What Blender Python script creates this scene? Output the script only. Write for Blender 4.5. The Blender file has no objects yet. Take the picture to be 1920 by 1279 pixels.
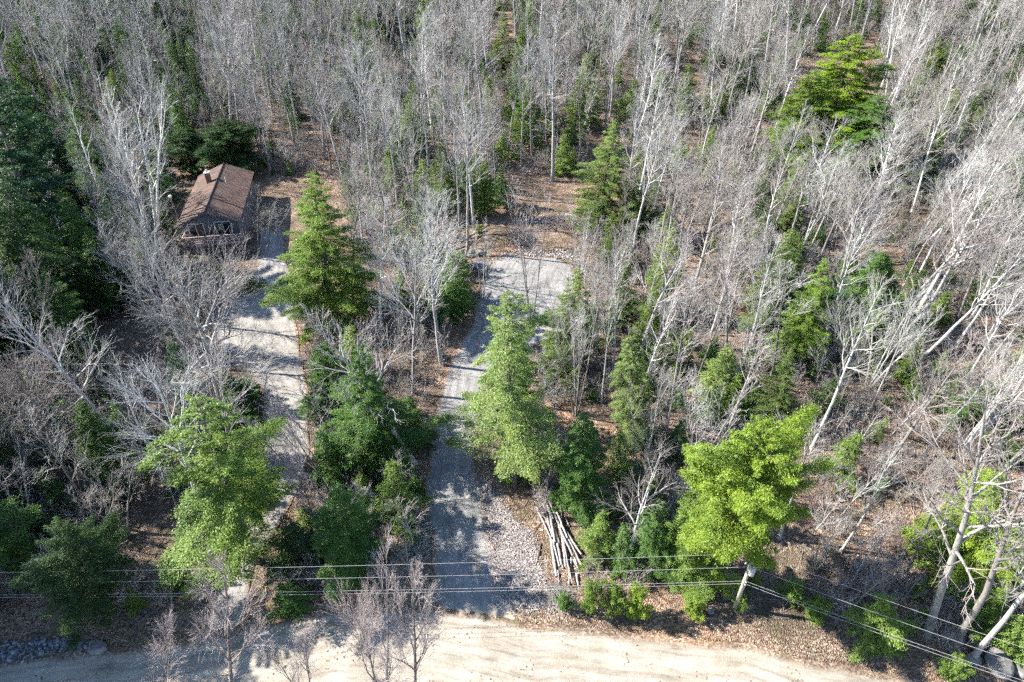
import bpy, math, random
import numpy as np
from mathutils import Vector, Matrix, Euler

# ------------------------------------------------------------------ camera, sky, sun, exposure
S = bpy.context.scene
COL = S.collection
CAM_H, DEP, FOC = 46.0, math.radians(37.5), 1280.0      # metres, depression, focal length in photo pixels (1920 wide)
cd = bpy.data.cameras.new('camera'); cam = bpy.data.objects.new('camera', cd); COL.objects.link(cam)
cam.location = (0, 0, CAM_H); cam.rotation_euler = (math.pi/2 - DEP, 0, 0)
cd.sensor_width = 36; cd.lens = 24; cd.clip_end = 3000; cd.clip_start = 0.5
S.camera = cam

SUN_EL = math.radians(37)
sun_h = Vector((-8.2, 1.3, 0)).normalized()              # horizontal direction towards the sun
sun_to = Vector((sun_h.x*math.cos(SUN_EL), sun_h.y*math.cos(SUN_EL), math.sin(SUN_EL)))
W = bpy.data.worlds.new('World'); S.world = W; W.use_nodes = True
nt = W.node_tree; nt.nodes.clear()
sky = nt.nodes.new('ShaderNodeTexSky'); sky.sky_type = 'NISHITA'; sky.sun_disc = False
sky.sun_elevation = SUN_EL; sky.sun_rotation = math.atan2(sun_h.x, sun_h.y); sky.air_density = 1.0; sky.dust_density = 0.3; sky.ozone_density = 4.0
bg = nt.nodes.new('ShaderNodeBackground'); bg.inputs['Strength'].default_value = 0.09
wo = nt.nodes.new('ShaderNodeOutputWorld')
nt.links.new(sky.outputs[0], bg.inputs[0]); nt.links.new(bg.outputs[0], wo.inputs[0])
sl = bpy.data.lights.new('sun', 'SUN'); sl.energy = 5.0; sl.angle = math.radians(0.53); sl.color = (1, 0.95, 0.87)
so = bpy.data.objects.new('sun', sl); COL.objects.link(so)
so.rotation_euler = (-sun_to).to_track_quat('-Z', 'Y').to_euler(); so.location = (-60, 40, 90)
S.view_settings.view_transform = 'Standard'; S.view_settings.look = 'None'
S.view_settings.exposure = 1.78; S.view_settings.gamma = 1.0; S.view_settings.use_curve_mapping = False
S.render.engine = 'CYCLES'
cy = S.cycles
cy.max_bounces = 4; cy.diffuse_bounces = 2; cy.glossy_bounces = 2; cy.transmission_bounces = 3; cy.transparent_max_bounces = 6
cy.use_denoising = False; cy.use_adaptive_sampling = True; cy.adaptive_threshold = 0.035; cy.adaptive_min_samples = 20; cy.use_light_tree = False

# ------------------------------------------------------------------ where a ground spot of the photograph lies
cD, sD = math.cos(DEP), math.sin(DEP)
def ray(px, py):
    u = (px-960)/FOC; v = (639.5-py)/FOC
    return u, cD+v*sD, -sD+v*cD
def onz(px, py, z):
    d = ray(px, py); t = (z-CAM_H)/d[2]
    return np.array((d[0]*t, d[1]*t, z))
def terr(x, y):
    x = np.asarray(x, float); y = np.asarray(y, float)
    t = np.maximum(0, y-75)
    h = 0.10*t*t/(t+25)
    h = h + 0.10*np.sin(0.21*x+0.4)*np.sin(0.17*y+1.1) + 0.07*np.sin(0.37*x-0.23*y)
    for mx, my, a, s in MOUNDS:
        h = h + a*np.exp(-((x-mx)**2+(y-my)**2)/(2*s*s))
    return h
MOUNDS = []
for px, py, a, s in ((925, 440, 1.3, 1.7), (955, 455, 0.7, 1.6), (1060, 440, 0.5, 2.5)):
    q = onz(px, py, 0.7); MOUNDS.append((q[0], q[1], a, s))
def G(px, py):
    z = 0.0
    for i in range(25):
        p = onz(px, py, z); z = 0.5*z + 0.5*float(terr(p[0], p[1]))
    p[2] = float(terr(p[0], p[1])); return p
def project(p):
    x, y, z = p[0], p[1], p[2]-CAM_H
    dep = y*cD - z*sD; up = y*sD + z*cD
    return 960+FOC*x/dep, 639.5-FOC*up/dep
def top_of(base, tpx, tpy):                               # the point above the base (same distance) seen at tpx,tpy
    d = ray(tpx, tpy); t = base[1]/d[1]
    return np.array((d[0]*t, base[1], CAM_H+d[2]*t))
def px_per_m(p):
    return FOC/(p[1]*cD - (p[2]-CAM_H)*sD)

# ------------------------------------------------------------------ objects
def tag(o, label=None, cat=None, group=None, kind=None):
    if label: o['label'] = label
    if cat: o['category'] = cat
    if group: o['group'] = group
    if kind: o['kind'] = kind
    return o
def new_obj(name, data, parent=None, loc=None, rot=None, col=None):
    o = bpy.data.objects.new(name, data); (col or COL).objects.link(o)
    if parent: o.parent = parent
    if loc is not None: o.location = loc
    if rot is not None: o.rotation_euler = rot
    return o
def empty(name, loc=(0, 0, 0), rot=(0, 0, 0)):
    o = new_obj(name, None, None, loc, rot); o.empty_display_size = 0.3; return o
def mesh_from(name, V, F, mat, smooth=False):
    me = bpy.data.meshes.new(name)
    me.from_pydata(V.tolist() if hasattr(V, 'tolist') else V, [], F)
    if mat: me.materials.append(mat)
    if smooth: me.polygons.foreach_set('use_smooth', [True]*len(me.polygons))
    me.update(); return me
class MB:
    def __init__(s): s.V = []; s.F = []
    def add(s, V, F):
        n = len(s.V); s.V += [tuple(v) for v in V]; s.F += [tuple(i+n for i in f) for f in F]; return s
    def box(s, a, b, M=None):
        x0, y0, z0 = a; x1, y1, z1 = b
        V = [(x0,y0,z0),(x1,y0,z0),(x1,y1,z0),(x0,y1,z0),(x0,y0,z1),(x1,y0,z1),(x1,y1,z1),(x0,y1,z1)]
        if M is not None: V = [M@Vector(v) for v in V]
        return s.add(V, [(3,2,1,0),(4,5,6,7),(0,1,5,4),(1,2,6,5),(2,3,7,6),(3,0,4,7)])
    def tube(s, pts, rad, n=8, caps=True):
        pts = [Vector(p) for p in pts]
        if not hasattr(rad, '__len__'): rad = [rad]*len(pts)
        V = []
        for i, p in enumerate(pts):
            t = (pts[min(i+1, len(pts)-1)]-pts[max(i-1, 0)]).normalized()
            u = t.cross(Vector((0, 0, 1)) if abs(t.z) < 0.9 else Vector((1, 0, 0))).normalized(); w = t.cross(u)
            V += [p+rad[i]*(math.cos(2*math.pi*k/n)*u+math.sin(2*math.pi*k/n)*w) for k in range(n)]
        F = []
        for i in range(len(pts)-1):
            for k in range(n):
                a = i*n+k; b = i*n+(k+1) % n; F.append((a, b, b+n, a+n))
        if caps: F += [tuple(range(n))[::-1], tuple(range((len(pts)-1)*n, len(pts)*n))]
        return s.add(V, F)
    def build(s, name, mat, parent=None, loc=None, rot=None, smooth=False):
        return new_obj(name, mesh_from(name, s.V, s.F, mat, smooth), parent, loc, rot)

# ------------------------------------------------------------------ materials
def mat(name):
    m = bpy.data.materials.new(name); m.use_nodes = True
    N = m.node_tree.nodes; b = N['Principled BSDF']; b.inputs['Roughness'].default_value = 0.9
    b.inputs['Specular IOR Level'].default_value = 0.15
    return m, N, m.node_tree.links, b
def node(N, t, **kw):
    n = N.new(t)
    for k, v in kw.items():
        if k.startswith('i_'): n.inputs[k[2:].replace('_', ' ')].default_value = v
        else: setattr(n, k, v)
    return n
def ramp(N, stops, interp='LINEAR'):
    r = N.new('ShaderNodeValToRGB'); r.color_ramp.interpolation = interp
    e = r.color_ramp.elements
    while len(e) > 1: e.remove(e[-1])
    e[0].position, e[0].color = stops[0][0], (*stops[0][1], 1)
    for p, c in stops[1:]:
        x = e.new(p); x.color = (*c, 1)
    return r
def mixc(N, L, a, b, f, mode='MIX'):
    m = N.new('ShaderNodeMix'); m.data_type = 'RGBA'; m.blend_type = mode
    for sock, v in ((m.inputs[0], f), (m.inputs[6], a), (m.inputs[7], b)):
        if hasattr(v, 'is_output') or hasattr(v, 'links'): L.new(v, sock)
        else: sock.default_value = v if not isinstance(v, tuple) else (*v, 1)
    return m.outputs[2]
def plain(name, c, rough=0.8, metal=0, noise=0.15, scale=6):
    m, N, L, b = mat(name)
    g = node(N, 'ShaderNodeTexCoord'); n = node(N, 'ShaderNodeTexNoise', i_Scale=scale, i_Detail=6.0)
    L.new(g.outputs['Object'], n.inputs['Vector'])
    r = ramp(N, [(0.3, tuple(x*(1-noise) for x in c)), (0.7, tuple(min(1, x*(1+noise)) for x in c))])
    L.new(n.outputs['Fac'], r.inputs[0]); L.new(r.outputs[0], b.inputs['Base Color'])
    b.inputs['Roughness'].default_value = rough; b.inputs['Metallic'].default_value = metal
    return m
def world_pos(N): return node(N, 'ShaderNodeNewGeometry').outputs['Position']

def litter_colour(N, L, pos):
    """dead leaves: leaf-sized cells of tan, pinkish brown, straw and dark, over patches of duff, moss and fallen needles"""
    v = node(N, 'ShaderNodeTexVoronoi', i_Scale=9.0, i_Randomness=1.0); L.new(pos, v.inputs['Vector'])
    sep = N.new('ShaderNodeSeparateColor'); L.new(v.outputs['Color'], sep.inputs[0])
    leaf = ramp(N, [(0.0, (0.06, 0.040, 0.028)), (0.22, (0.175, 0.108, 0.074)), (0.5, (0.29, 0.190, 0.136)), (0.75, (0.385, 0.275, 0.205)), (0.9, (0.47, 0.365, 0.29)), (1.0, (0.54, 0.455, 0.385))])
    L.new(sep.outputs[0], leaf.inputs[0])
    n1 = node(N, 'ShaderNodeTexNoise', i_Scale=0.35, i_Detail=6.0, i_Roughness=0.65); L.new(pos, n1.inputs['Vector'])
    p1 = ramp(N, [(0.38, (0, 0, 0)), (0.62, (1, 1, 1))]); L.new(n1.outputs['Fac'], p1.inputs[0])
    n3 = node(N, 'ShaderNodeTexNoise', i_Scale=1.6, i_Detail=4.0); L.new(pos, n3.inputs['Vector'])
    duff = ramp(N, [(0.3, (0.05, 0.037, 0.026)), (0.52, (0.11, 0.080, 0.055)), (0.66, (0.085, 0.095, 0.035)), (0.8, (0.12, 0.125, 0.045))]); L.new(n3.outputs['Fac'], duff.inputs[0])
    f = node(N, 'ShaderNodeMath', operation='MULTIPLY'); L.new(p1.outputs[0], f.inputs[0]); f.inputs[1].default_value = 0.75
    c = mixc(N, L, leaf.outputs[0], duff.outputs[0], f.outputs[0])
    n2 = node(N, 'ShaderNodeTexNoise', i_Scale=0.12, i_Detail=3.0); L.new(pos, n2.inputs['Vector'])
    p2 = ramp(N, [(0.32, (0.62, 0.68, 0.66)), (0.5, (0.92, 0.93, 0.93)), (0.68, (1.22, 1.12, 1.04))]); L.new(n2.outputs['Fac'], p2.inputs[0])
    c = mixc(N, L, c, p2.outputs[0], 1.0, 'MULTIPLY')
    return c, v
def bump(N, L, b, h, strength, dist):
    n = node(N, 'ShaderNodeBump'); n.inputs['Strength'].default_value = strength; n.inputs['Distance'].default_value = dist
    L.new(h, n.inputs['Height']); L.new(n.outputs[0], b.inputs['Normal'])
def m_litter():
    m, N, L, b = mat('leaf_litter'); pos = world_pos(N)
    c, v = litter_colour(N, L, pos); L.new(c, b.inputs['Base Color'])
    bump(N, L, b, v.outputs['Distance'], 0.9, 0.12)
    return m
def m_road(name, c0, c1, c2, speck, bare0=0.10, bare1=0.42, leafy=0.5, joins=False):
    """compacted gravel, strewn with leaves towards its edge (attribute edge: 0 at the rim, 1 inside)"""
    m, N, L, b = mat(name); pos = world_pos(N)
    n1 = node(N, 'ShaderNodeTexNoise', i_Scale=0.45, i_Detail=8.0, i_Roughness=0.6); L.new(pos, n1.inputs['Vector'])
    r1 = ramp(N, [(0.3, c0), (0.5, c1), (0.72, c2)]); L.new(n1.outputs['Fac'], r1.inputs[0])
    at = node(N, 'ShaderNodeAttribute', attribute_name='along'); 
    cmb = node(N, 'ShaderNodeCombineXYZ'); 
    sp = N.new('ShaderNodeSeparateXYZ'); L.new(at.outputs['Vector'], sp.inputs[0])
    mu = node(N, 'ShaderNodeMath', operation='MULTIPLY'); L.new(sp.outputs[0], mu.inputs[0]); mu.inputs[1].default_value = 0.12
    L.new(mu.outputs[0], cmb.inputs[0]); L.new(sp.outputs[1], cmb.inputs[1])
    n4 = node(N, 'ShaderNodeTexNoise', i_Scale=2.2, i_Detail=5.0, i_Roughness=0.6); L.new(cmb.outputs[0], n4.inputs['Vector'])
    r4 = ramp(N, [(0.30, (0.50, 0.48, 0.45)), (0.42, (0.82, 0.81, 0.79)), (0.62, (1.14, 1.14, 1.13))]); L.new(n4.outputs['Fac'], r4.inputs[0])
    c = mixc(N, L, r1.outputs[0], r4.outputs[0], 0.85, 'MULTIPLY')
    v = node(N, 'ShaderNodeTexVoronoi', i_Scale=16.0); L.new(pos, v.inputs['Vector'])
    sv = N.new('ShaderNodeSeparateColor'); L.new(v.outputs['Color'], sv.inputs[0])
    rv = ramp(N, [(0.0, (1-speck,)*3), (1.0, (1+speck,)*3)]); L.new(sv.outputs[0], rv.inputs[0])
    c = mixc(N, L, c, rv.outputs[0], 1.0, 'MULTIPLY')
    if joins:                                            # sand of the road carried onto the end of the drive
        jn = node(N, 'ShaderNodeAttribute', attribute_name='along')
        sj = N.new('ShaderNodeSeparateXYZ'); L.new(jn.outputs['Vector'], sj.inputs[0])
        nj = node(N, 'ShaderNodeTexNoise', i_Scale=0.9, i_Detail=6.0, i_Roughness=0.65); L.new(pos, nj.inputs['Vector'])
        aj = node(N, 'ShaderNodeMath', operation='MULTIPLY_ADD'); L.new(nj.outputs['Fac'], aj.inputs[0]); aj.inputs[1].default_value = -5.0; L.new(sj.outputs[0], aj.inputs[2])
        mj = node(N, 'ShaderNodeMapRange', interpolation_type='SMOOTHSTEP'); L.new(aj.outputs[0], mj.inputs[0]); mj.inputs[1].default_value = -1.9; mj.inputs[2].default_value = 0.6
        c = mixc(N, L, (0.34, 0.295, 0.235), c, mj.outputs[0])
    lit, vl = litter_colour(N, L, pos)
    ed = node(N, 'ShaderNodeAttribute', attribute_name='edge')
    n2 = node(N, 'ShaderNodeTexNoise', i_Scale=1.3, i_Detail=7.0, i_Roughness=0.7); L.new(pos, n2.inputs['Vector'])
    s1 = node(N, 'ShaderNodeMath', operation='MULTIPLY_ADD'); L.new(n2.outputs['Fac'], s1.inputs[0]); s1.inputs[1].default_value = leafy; L.new(ed.outputs['Fac'], s1.inputs[2])
    mr = node(N, 'ShaderNodeMapRange', interpolation_type='SMOOTHSTEP'); L.new(s1.outputs[0], mr.inputs[0])
    mr.inputs[1].default_value = leafy*0.5+bare0; mr.inputs[2].default_value = leafy*0.5+bare1
    # single leaves blown onto the gravel
    sl_ = N.new('ShaderNodeSeparateColor'); L.new(vl.outputs['Color'], sl_.inputs[0])
    nb_ = node(N, 'ShaderNodeTexNoise', i_Scale=0.6, i_Detail=4.0); L.new(pos, nb_.inputs['Vector'])
    ma = node(N, 'ShaderNodeMath', operation='MULTIPLY_ADD'); L.new(nb_.outputs['Fac'], ma.inputs[0]); ma.inputs[1].default_value = 0.5; L.new(sl_.outputs[1], ma.inputs[2])
    gt = node(N, 'ShaderNodeMath', operation='GREATER_THAN'); L.new(ma.outputs[0], gt.inputs[0]); gt.inputs[1].default_value = 1.25
    c = mixc(N, L, c, lit, gt.outputs[0])
    c = mixc(N, L, lit, c, mr.outputs[0]); L.new(c, b.inputs['Base Color'])
    bump(N, L, b, v.outputs['Distance'], 0.5, 0.04)
    return m
def m_bark(name, stops, speck=0.25, scale=3.0):
    m, N, L, b = mat(name)
    oi = node(N, 'ShaderNodeObjectInfo'); r = ramp(N, stops); L.new(oi.outputs['Random'], r.inputs[0])
    g = node(N, 'ShaderNodeTexCoord'); mp = node(N, 'ShaderNodeMapping'); mp.inputs['Scale'].default_value = (4, 4, 0.8)
    L.new(g.outputs['Object'], mp.inputs[0])
    n = node(N, 'ShaderNodeTexNoise', i_Scale=scale, i_Detail=7.0, i_Roughness=0.7); L.new(mp.outputs[0], n.inputs['Vector'])
    r2 = ramp(N, [(0.3, (1-speck*1.6,)*3), (0.65, (1+speck,)*3)]); L.new(n.outputs['Fac'], r2.inputs[0])
    c = mixc(N, L, r.outputs[0], r2.outputs[0], 1.0, 'MULTIPLY'); L.new(c, b.inputs['Base Color'])
    return m
def m_foliage(name, var=0.35, trans=0.40):
    m, N, L, b = mat(name); N.remove(b); out = N['Material Output']
    oi = node(N, 'ShaderNodeObjectInfo')
    at = node(N, 'ShaderNodeAttribute', attribute_name='tint')
    r = ramp(N, [(0.0, (0.48, 0.58, 0.62)), (0.45, (0.92, 0.95, 0.95)), (1.0, (1.45, 1.32, 1.15))]); L.new(at.outputs['Fac'], r.inputs[0])
    c = mixc(N, L, oi.outputs['Color'], r.outputs[0], 1.0, 'MULTIPLY')
    d = node(N, 'ShaderNodeBsdfDiffuse'); t = node(N, 'ShaderNodeBsdfTranslucent')
    L.new(c, d.inputs[0])
    c2 = mixc(N, L, c, (1.2, 1.15, 0.55), 1.0, 'MULTIPLY'); L.new(c2, t.inputs[0])
    mx = node(N, 'ShaderNodeMixShader'); mx.inputs[0].default_value = trans
    L.new(d.outputs[0], mx.inputs[1]); L.new(t.outputs[0], mx.inputs[2])
    gl = node(N, 'ShaderNodeBsdfGlossy'); gl.inputs['Roughness'].default_value = 0.45
    m2 = node(N, 'ShaderNodeMixShader'); m2.inputs[0].default_value = 0.03
    L.new(mx.outputs[0], m2.inputs[1]); L.new(gl.outputs[0], m2.inputs[2]); L.new(m2.outputs[0], out.inputs[0])
    return m
M_LIT = m_litter()
M_ROAD = m_road('dirt_road', (0.25, 0.218, 0.175), (0.325, 0.288, 0.24), (0.375, 0.342, 0.295), 0.14)
M_DRIVE = m_road('gravel_drive', (0.185, 0.18, 0.175), (0.24, 0.234, 0.228), (0.285, 0.278, 0.268), 0.25, 0.03, 0.22, 0.35, True)
M_DRIVE2 = m_road('sandy_drive', (0.22, 0.208, 0.192), (0.28, 0.264, 0.245), (0.33, 0.312, 0.288), 0.18, 0.02, 0.20, 0.32, True)
GREY = [(0.0, (0.16, 0.145, 0.13)), (0.2, (0.30, 0.285, 0.27)), (0.4, (0.40, 0.39, 0.38)), (0.55, (0.27, 0.25, 0.235)), (0.7, (0.15, 0.13, 0.115)), (0.85, (0.33, 0.33, 0.30)), (1.0, (0.48, 0.475, 0.46))]
TWIG = [(0.0, (0.25, 0.23, 0.215)), (0.2, (0.36, 0.335, 0.32)), (0.4, (0.45, 0.435, 0.42)), (0.55, (0.35, 0.305, 0.29)), (0.7, (0.25, 0.215, 0.19)), (0.85, (0.35, 0.35, 0.31)), (1.0, (0.48, 0.47, 0.455))]
M_BARK = m_bark('grey_bark', GREY)
M_TWIG = m_bark('twig_bark', TWIG, 0.12)
M_DARKBARK = m_bark('dark_bark', [(0, (0.11, 0.09, 0.075)), (1, (0.19, 0.165, 0.15))])
M_BIRCH = m_bark('birch_bark', [(0, (0.62, 0.60, 0.56)), (1, (0.72, 0.70, 0.66))], 0.2, 2.0)
M_REDTWIG = m_bark('red_twig', [(0, (0.22, 0.175, 0.155)), (0.35, (0.34, 0.31, 0.295)), (0.7, (0.25, 0.25, 0.20)), (1, (0.40, 0.38, 0.365))], 0.12)
M_ROADTWIG = m_bark('roadside_twig', [(0, (0.34, 0.29, 0.28)), (1, (0.42, 0.38, 0.37))], 0.12)
M_ROADBARK = m_bark('roadside_bark', [(0, (0.15, 0.13, 0.12)), (1, (0.22, 0.195, 0.185))])
M_STICK = plain('dead_stick', (0.24, 0.21, 0.19), 0.9, 0, 0.6, 0.9)
M_LEAF = m_foliage('needle_spray')
M_ROCK = plain('rock', (0.18, 0.174, 0.165), 0.9, 0, 0.35, 3)
M_DROCK = plain('dark_rock', (0.14, 0.14, 0.145), 0.9, 0, 0.3, 3)

# ------------------------------------------------------------------ ground, road, drives
def axis(lo, hi, step, far):
    a = np.arange(lo, hi+1e-6, step); k = [60, 120, 250, 500]
    return np.concatenate([[lo-q for q in k[::-1]], a, [hi+q for q in k]])
def build_ground():
    xs = axis(-150, 150, 1.0, 500); ys = axis(0, 225, 1.0, 500)
    X, Y = np.meshgrid(xs, ys); Z = terr(X, Y)
    V = np.stack([X, Y, Z], -1).reshape(-1, 3); nx, ny = len(xs), len(ys)
    i = np.arange(nx*ny).reshape(ny, nx)
    F = np.stack([i[:-1, :-1], i[:-1, 1:], i[1:, 1:], i[1:, :-1]], -1).reshape(-1, 4).tolist()
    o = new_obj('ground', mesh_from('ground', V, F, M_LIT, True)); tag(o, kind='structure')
build_ground()
def strip(name, left, right, m, lift, nc=16, step=0.4, wob=0.15, seed=1):
    """a sheet between two ground edges that follows the ground"""
    rng = np.random.RandomState(seed)
    l = np.array([G(*p)[:2] if abs(p[0]) < 9000 else p for p in left]); r = np.array([G(*p)[:2] for p in right])
    def res(a, n):
        d = np.concatenate([[0], np.cumsum(np.linalg.norm(np.diff(a, axis=0), axis=1))]); d /= d[-1]
        return d
    dm = 0.5*(res(l, 0)+res(r, 0))
    n = int(0.5*(np.linalg.norm(np.diff(l, axis=0), axis=1).sum()+np.linalg.norm(np.diff(r, axis=0), axis=1).sum())/step)
    t = np.linspace(0, 1, n)
    def smooth(a):
        q = np.stack([np.interp(t, dm, a[:, k]) for k in (0, 1)], 1)
        w = max(3, int(1.2/step)); ker = np.hanning(2*w+1); ker /= ker.sum()
        pad = np.concatenate([np.repeat(q[:1], w, 0), q, np.repeat(q[-1:], w, 0)])
        q2 = np.stack([np.convolve(pad[:, k], ker, 'valid') for k in (0, 1)], 1)
        q2[0], q2[-1] = q[0], q[-1]
        return q2
    l, r = smooth(l), smooth(r)
    for e in (l, r):
        w = np.interp(np.arange(n), np.arange(0, n+4, 4), rng.uniform(-wob, wob, len(np.arange(0, n+4, 4)))); e += w[:, None]*np.array((0.8, 0.6))
    c = np.linspace(0, 1, nc); P = l[:, None]*(1-c)[None, :, None]+r[:, None]*c[None, :, None]
    s0 = np.concatenate([[0], np.cumsum(np.linalg.norm(np.diff(0.5*(l+r), axis=0), axis=1))])
    Z = terr(P[..., 0], P[..., 1])+lift
    if 'driveway' in name:                               # the drive runs out under the sand of the road
        ends = np.interp(s0, [0, 0.8, 3.5], [-0.10, -0.05, 0])[:, None]; Z = Z+ends+np.where(ends < 0, rng.uniform(-0.03, 0.03, Z.shape), 0)
    V = np.concatenate([P, Z[..., None]], -1).reshape(-1, 3)
    i = np.arange(n*nc).reshape(n, nc)
    F = np.stack([i[:-1, :-1], i[:-1, 1:], i[1:, 1:], i[1:, :-1]], -1).reshape(-1, 4).tolist()
    me = mesh_from(name, V, F, m, True)
    wid = np.linalg.norm(l-r, axis=1)[:, None]
    dist = np.minimum(c, 1-c)[None]*wid
    s_al = np.concatenate([[0], np.cumsum(np.linalg.norm(np.diff(0.5*(l+r), axis=0), axis=1))])
    dist = np.minimum(dist, (s_al[-1]-s_al)[:, None]*(0.2 if name == 'cabin_driveway' else 0.8))
    a = me.attributes.new('edge', 'FLOAT', 'POINT'); a.data.foreach_set('value', np.minimum(1, dist/2.0).ravel())
    al = np.stack([np.repeat(s_al[:, None], nc, 1), c[None]*wid, np.zeros((n, nc))], -1)
    a = me.attributes.new('along', 'FLOAT_VECTOR', 'POINT'); a.data.foreach_set('vector', al.ravel())
    o = new_obj(name, me); tag(o, kind='structure')
    # make it face up
    if me.polygons[0].normal.z < 0: me.flip_normals()
    return o
strip('dirt_road',
      [(-500, 1330), (-200, 1262), (0, 1235), (200, 1216), (330, 1200), (470, 1172), (600, 1146), (720, 1138), (850, 1145), (1000, 1168), (1200, 1186), (1380, 1205), (1500, 1232), (1700, 1268), (1920, 1325), (2300, 1450)],
      [(-500, 1640), (-200, 1540), (0, 1490), (200, 1450), (330, 1420), (470, 1385), (600, 1360), (720, 1350), (850, 1355), (1000, 1375), (1200, 1395), (1380, 1420), (1500, 1450), (1700, 1500), (1920, 1570), (2300, 1720)], M_ROAD, 0.03, 28, 0.35, 0.3, 3)
strip('main_driveway',
      [(838, 1176), (812, 1120), (810, 1050), (806, 1000), (801, 950), (800, 900), (806, 850), (813, 800), (824, 750), (836, 700), (856, 660), (876, 625), (888, 600), (896, 560), (910, 520), (922, 495), (940, 482)],
      [(990, 1176), (938, 1120), (926, 1050), (912, 1000), (905, 950), (897, 900), (893, 850), (895, 800), (902, 750), (925, 700), (965, 662), (1035, 635), (1078, 606), (1086, 560), (1082, 520), (1066, 497), (1030, 484)], M_DRIVE, 0.06, 24, 0.35, 0.3, 5)
strip('cabin_driveway',
      [(378, 1200), (392, 1150), (408, 1100), (425, 1055), (460, 1000), (478, 950), (486, 900), (492, 850), (497, 800), (500, 750), (480, 705), (430, 668), (404, 630), (404, 600), (428, 570), (462, 540), (480, 505), (486, 470), (488, 445), (490, 425)],
      [(455, 1200), (462, 1150), (468, 1100), (478, 1055), (515, 1000), (546, 950), (566, 900), (578, 850), (579, 800), (577, 750), (571, 705), (564, 668), (559, 630), (555, 600), (552, 570), (550, 540), (540, 505), (532, 470), (530, 445), (526, 425)], M_DRIVE2, 0.055, 20, 0.35, 0.15, 7)

# ------------------------------------------------------------------ stones (uncountable small ones are stuff)
ICO_V = None
def ico(sub=1):
    import bmesh
    bm = bmesh.new(); bmesh.ops.create_icosphere(bm, subdivisions=sub, radius=1.0)
    V = np.array([v.co[:] for v in bm.verts]); F = [tuple(v.index for v in f.verts) for f in bm.faces]; bm.free()
    return V, np.array(F)
def in_poly(px, py, poly):
    n = len(poly); j = n-1
    if not hasattr(px, '__len__'):
        px = float(px); py = float(py); r = False
        for i in range(n):
            xi, yi = poly[i]; xj, yj = poly[j]
            if (yi > py) != (yj > py) and px < (xj-xi)*(py-yi)/(yj-yi)+xi: r = not r
            j = i
        return r
    ins = np.zeros(np.shape(px), bool)
    px = np.asarray(px, float); py = np.asarray(py, float)
    for i in range(n):
        xi, yi = poly[i]; xj, yj = poly[j]
        c = ((yi > py) != (yj > py)) & (px < (xj-xi)*(py-yi)/((yj-yi) or 1e-9)+xi); ins ^= c; j = i
    return ins
def world_poly(poly): return [tuple(G(*p)[:2]) for p in poly]
def stones(name, poly, n, r0, r1, m, label, seed, lift=0.05):
    rng = np.random.RandomState(seed); V0, F0 = ico(1)
    wp = world_poly(poly); a = np.array(wp); lo, hi = a.min(0), a.max(0); pts = []
    while len(pts) < n:
        q = rng.uniform(lo, hi, (n*2, 2)); q = q[in_poly(q[:, 0], q[:, 1], wp)]; pts += q.tolist()
    p = np.array(pts[:n])+rng.normal(0, 0.28, (n, 2))*(rng.uniform(0, 1, (n, 1)) < 0.5); r = rng.uniform(0, 1, n)**2*(r1-r0)+r0
    sc = r[:, None]*rng.uniform(0.6, 1.3, (n, 3)); sc[:, 2] *= 0.65
    V = V0[None]*(1+rng.uniform(-0.22, 0.22, (n, len(V0), 1)))*sc[:, None, :]
    an = rng.uniform(0, 6.28, n); c, s = np.cos(an)[:, None], np.sin(an)[:, None]
    X = V[..., 0]*c-V[..., 1]*s; Y = V[..., 0]*s+V[..., 1]*c
    Z = V[..., 2]+(terr(p[:, 0], p[:, 1])+lift)[:, None]
    V = np.stack([X+p[:, :1], Y+p[:, 1:], Z], -1).reshape(-1, 3)
    F = (F0[None]+(np.arange(n)*len(V0))[:, None, None]).reshape(-1, 3)
    me = mesh_from(name, V, F.tolist(), m)
    t = me.attributes.new('tint', 'FLOAT', 'FACE'); t.data.foreach_set('value', np.repeat(rng.uniform(0, 1, n), len(F0)))
    o = new_obj(name, me); tag(o, label, 'stones', kind='stuff'); return o
def m_stones(name, a, b_, c_):
    m, N, L, b = mat(name); at = node(N, 'ShaderNodeAttribute', attribute_name='tint')
    r = ramp(N, [(0, a), (0.6, b_), (1, c_)]); L.new(at.outputs['Fac'], r.inputs[0]); L.new(r.outputs[0], b.inputs['Base Color']); return m
M_ST = m_stones('crushed_stone', (0.12, 0.11, 0.11), (0.30, 0.27, 0.255), (0.50, 0.45, 0.42))
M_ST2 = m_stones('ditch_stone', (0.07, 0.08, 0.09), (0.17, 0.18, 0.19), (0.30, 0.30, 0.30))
stones('crushed_stone_verge', [(894, 900), (916, 902), (940, 940), (965, 975), (1000, 1000), (1012, 1050), (1026, 1100), (1032, 1142), (985, 1148), (925, 1135), (915, 1060), (905, 1000), (898, 950)], 15000, 0.02, 0.065, M_ST, 'band of pale crushed stone along the driveway beside the log pile', 11)
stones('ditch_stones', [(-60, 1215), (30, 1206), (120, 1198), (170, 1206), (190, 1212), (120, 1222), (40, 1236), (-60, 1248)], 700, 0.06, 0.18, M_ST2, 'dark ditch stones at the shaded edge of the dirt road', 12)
stones('pad_edge_stones', [(905, 498), (935, 476), (990, 468), (1060, 468), (1075, 482), (1060, 484), (985, 480), (940, 486), (918, 505)], 420, 0.06, 0.2, M_ST, 'pale stones along the back edge of the gravel pad', 13)

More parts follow.
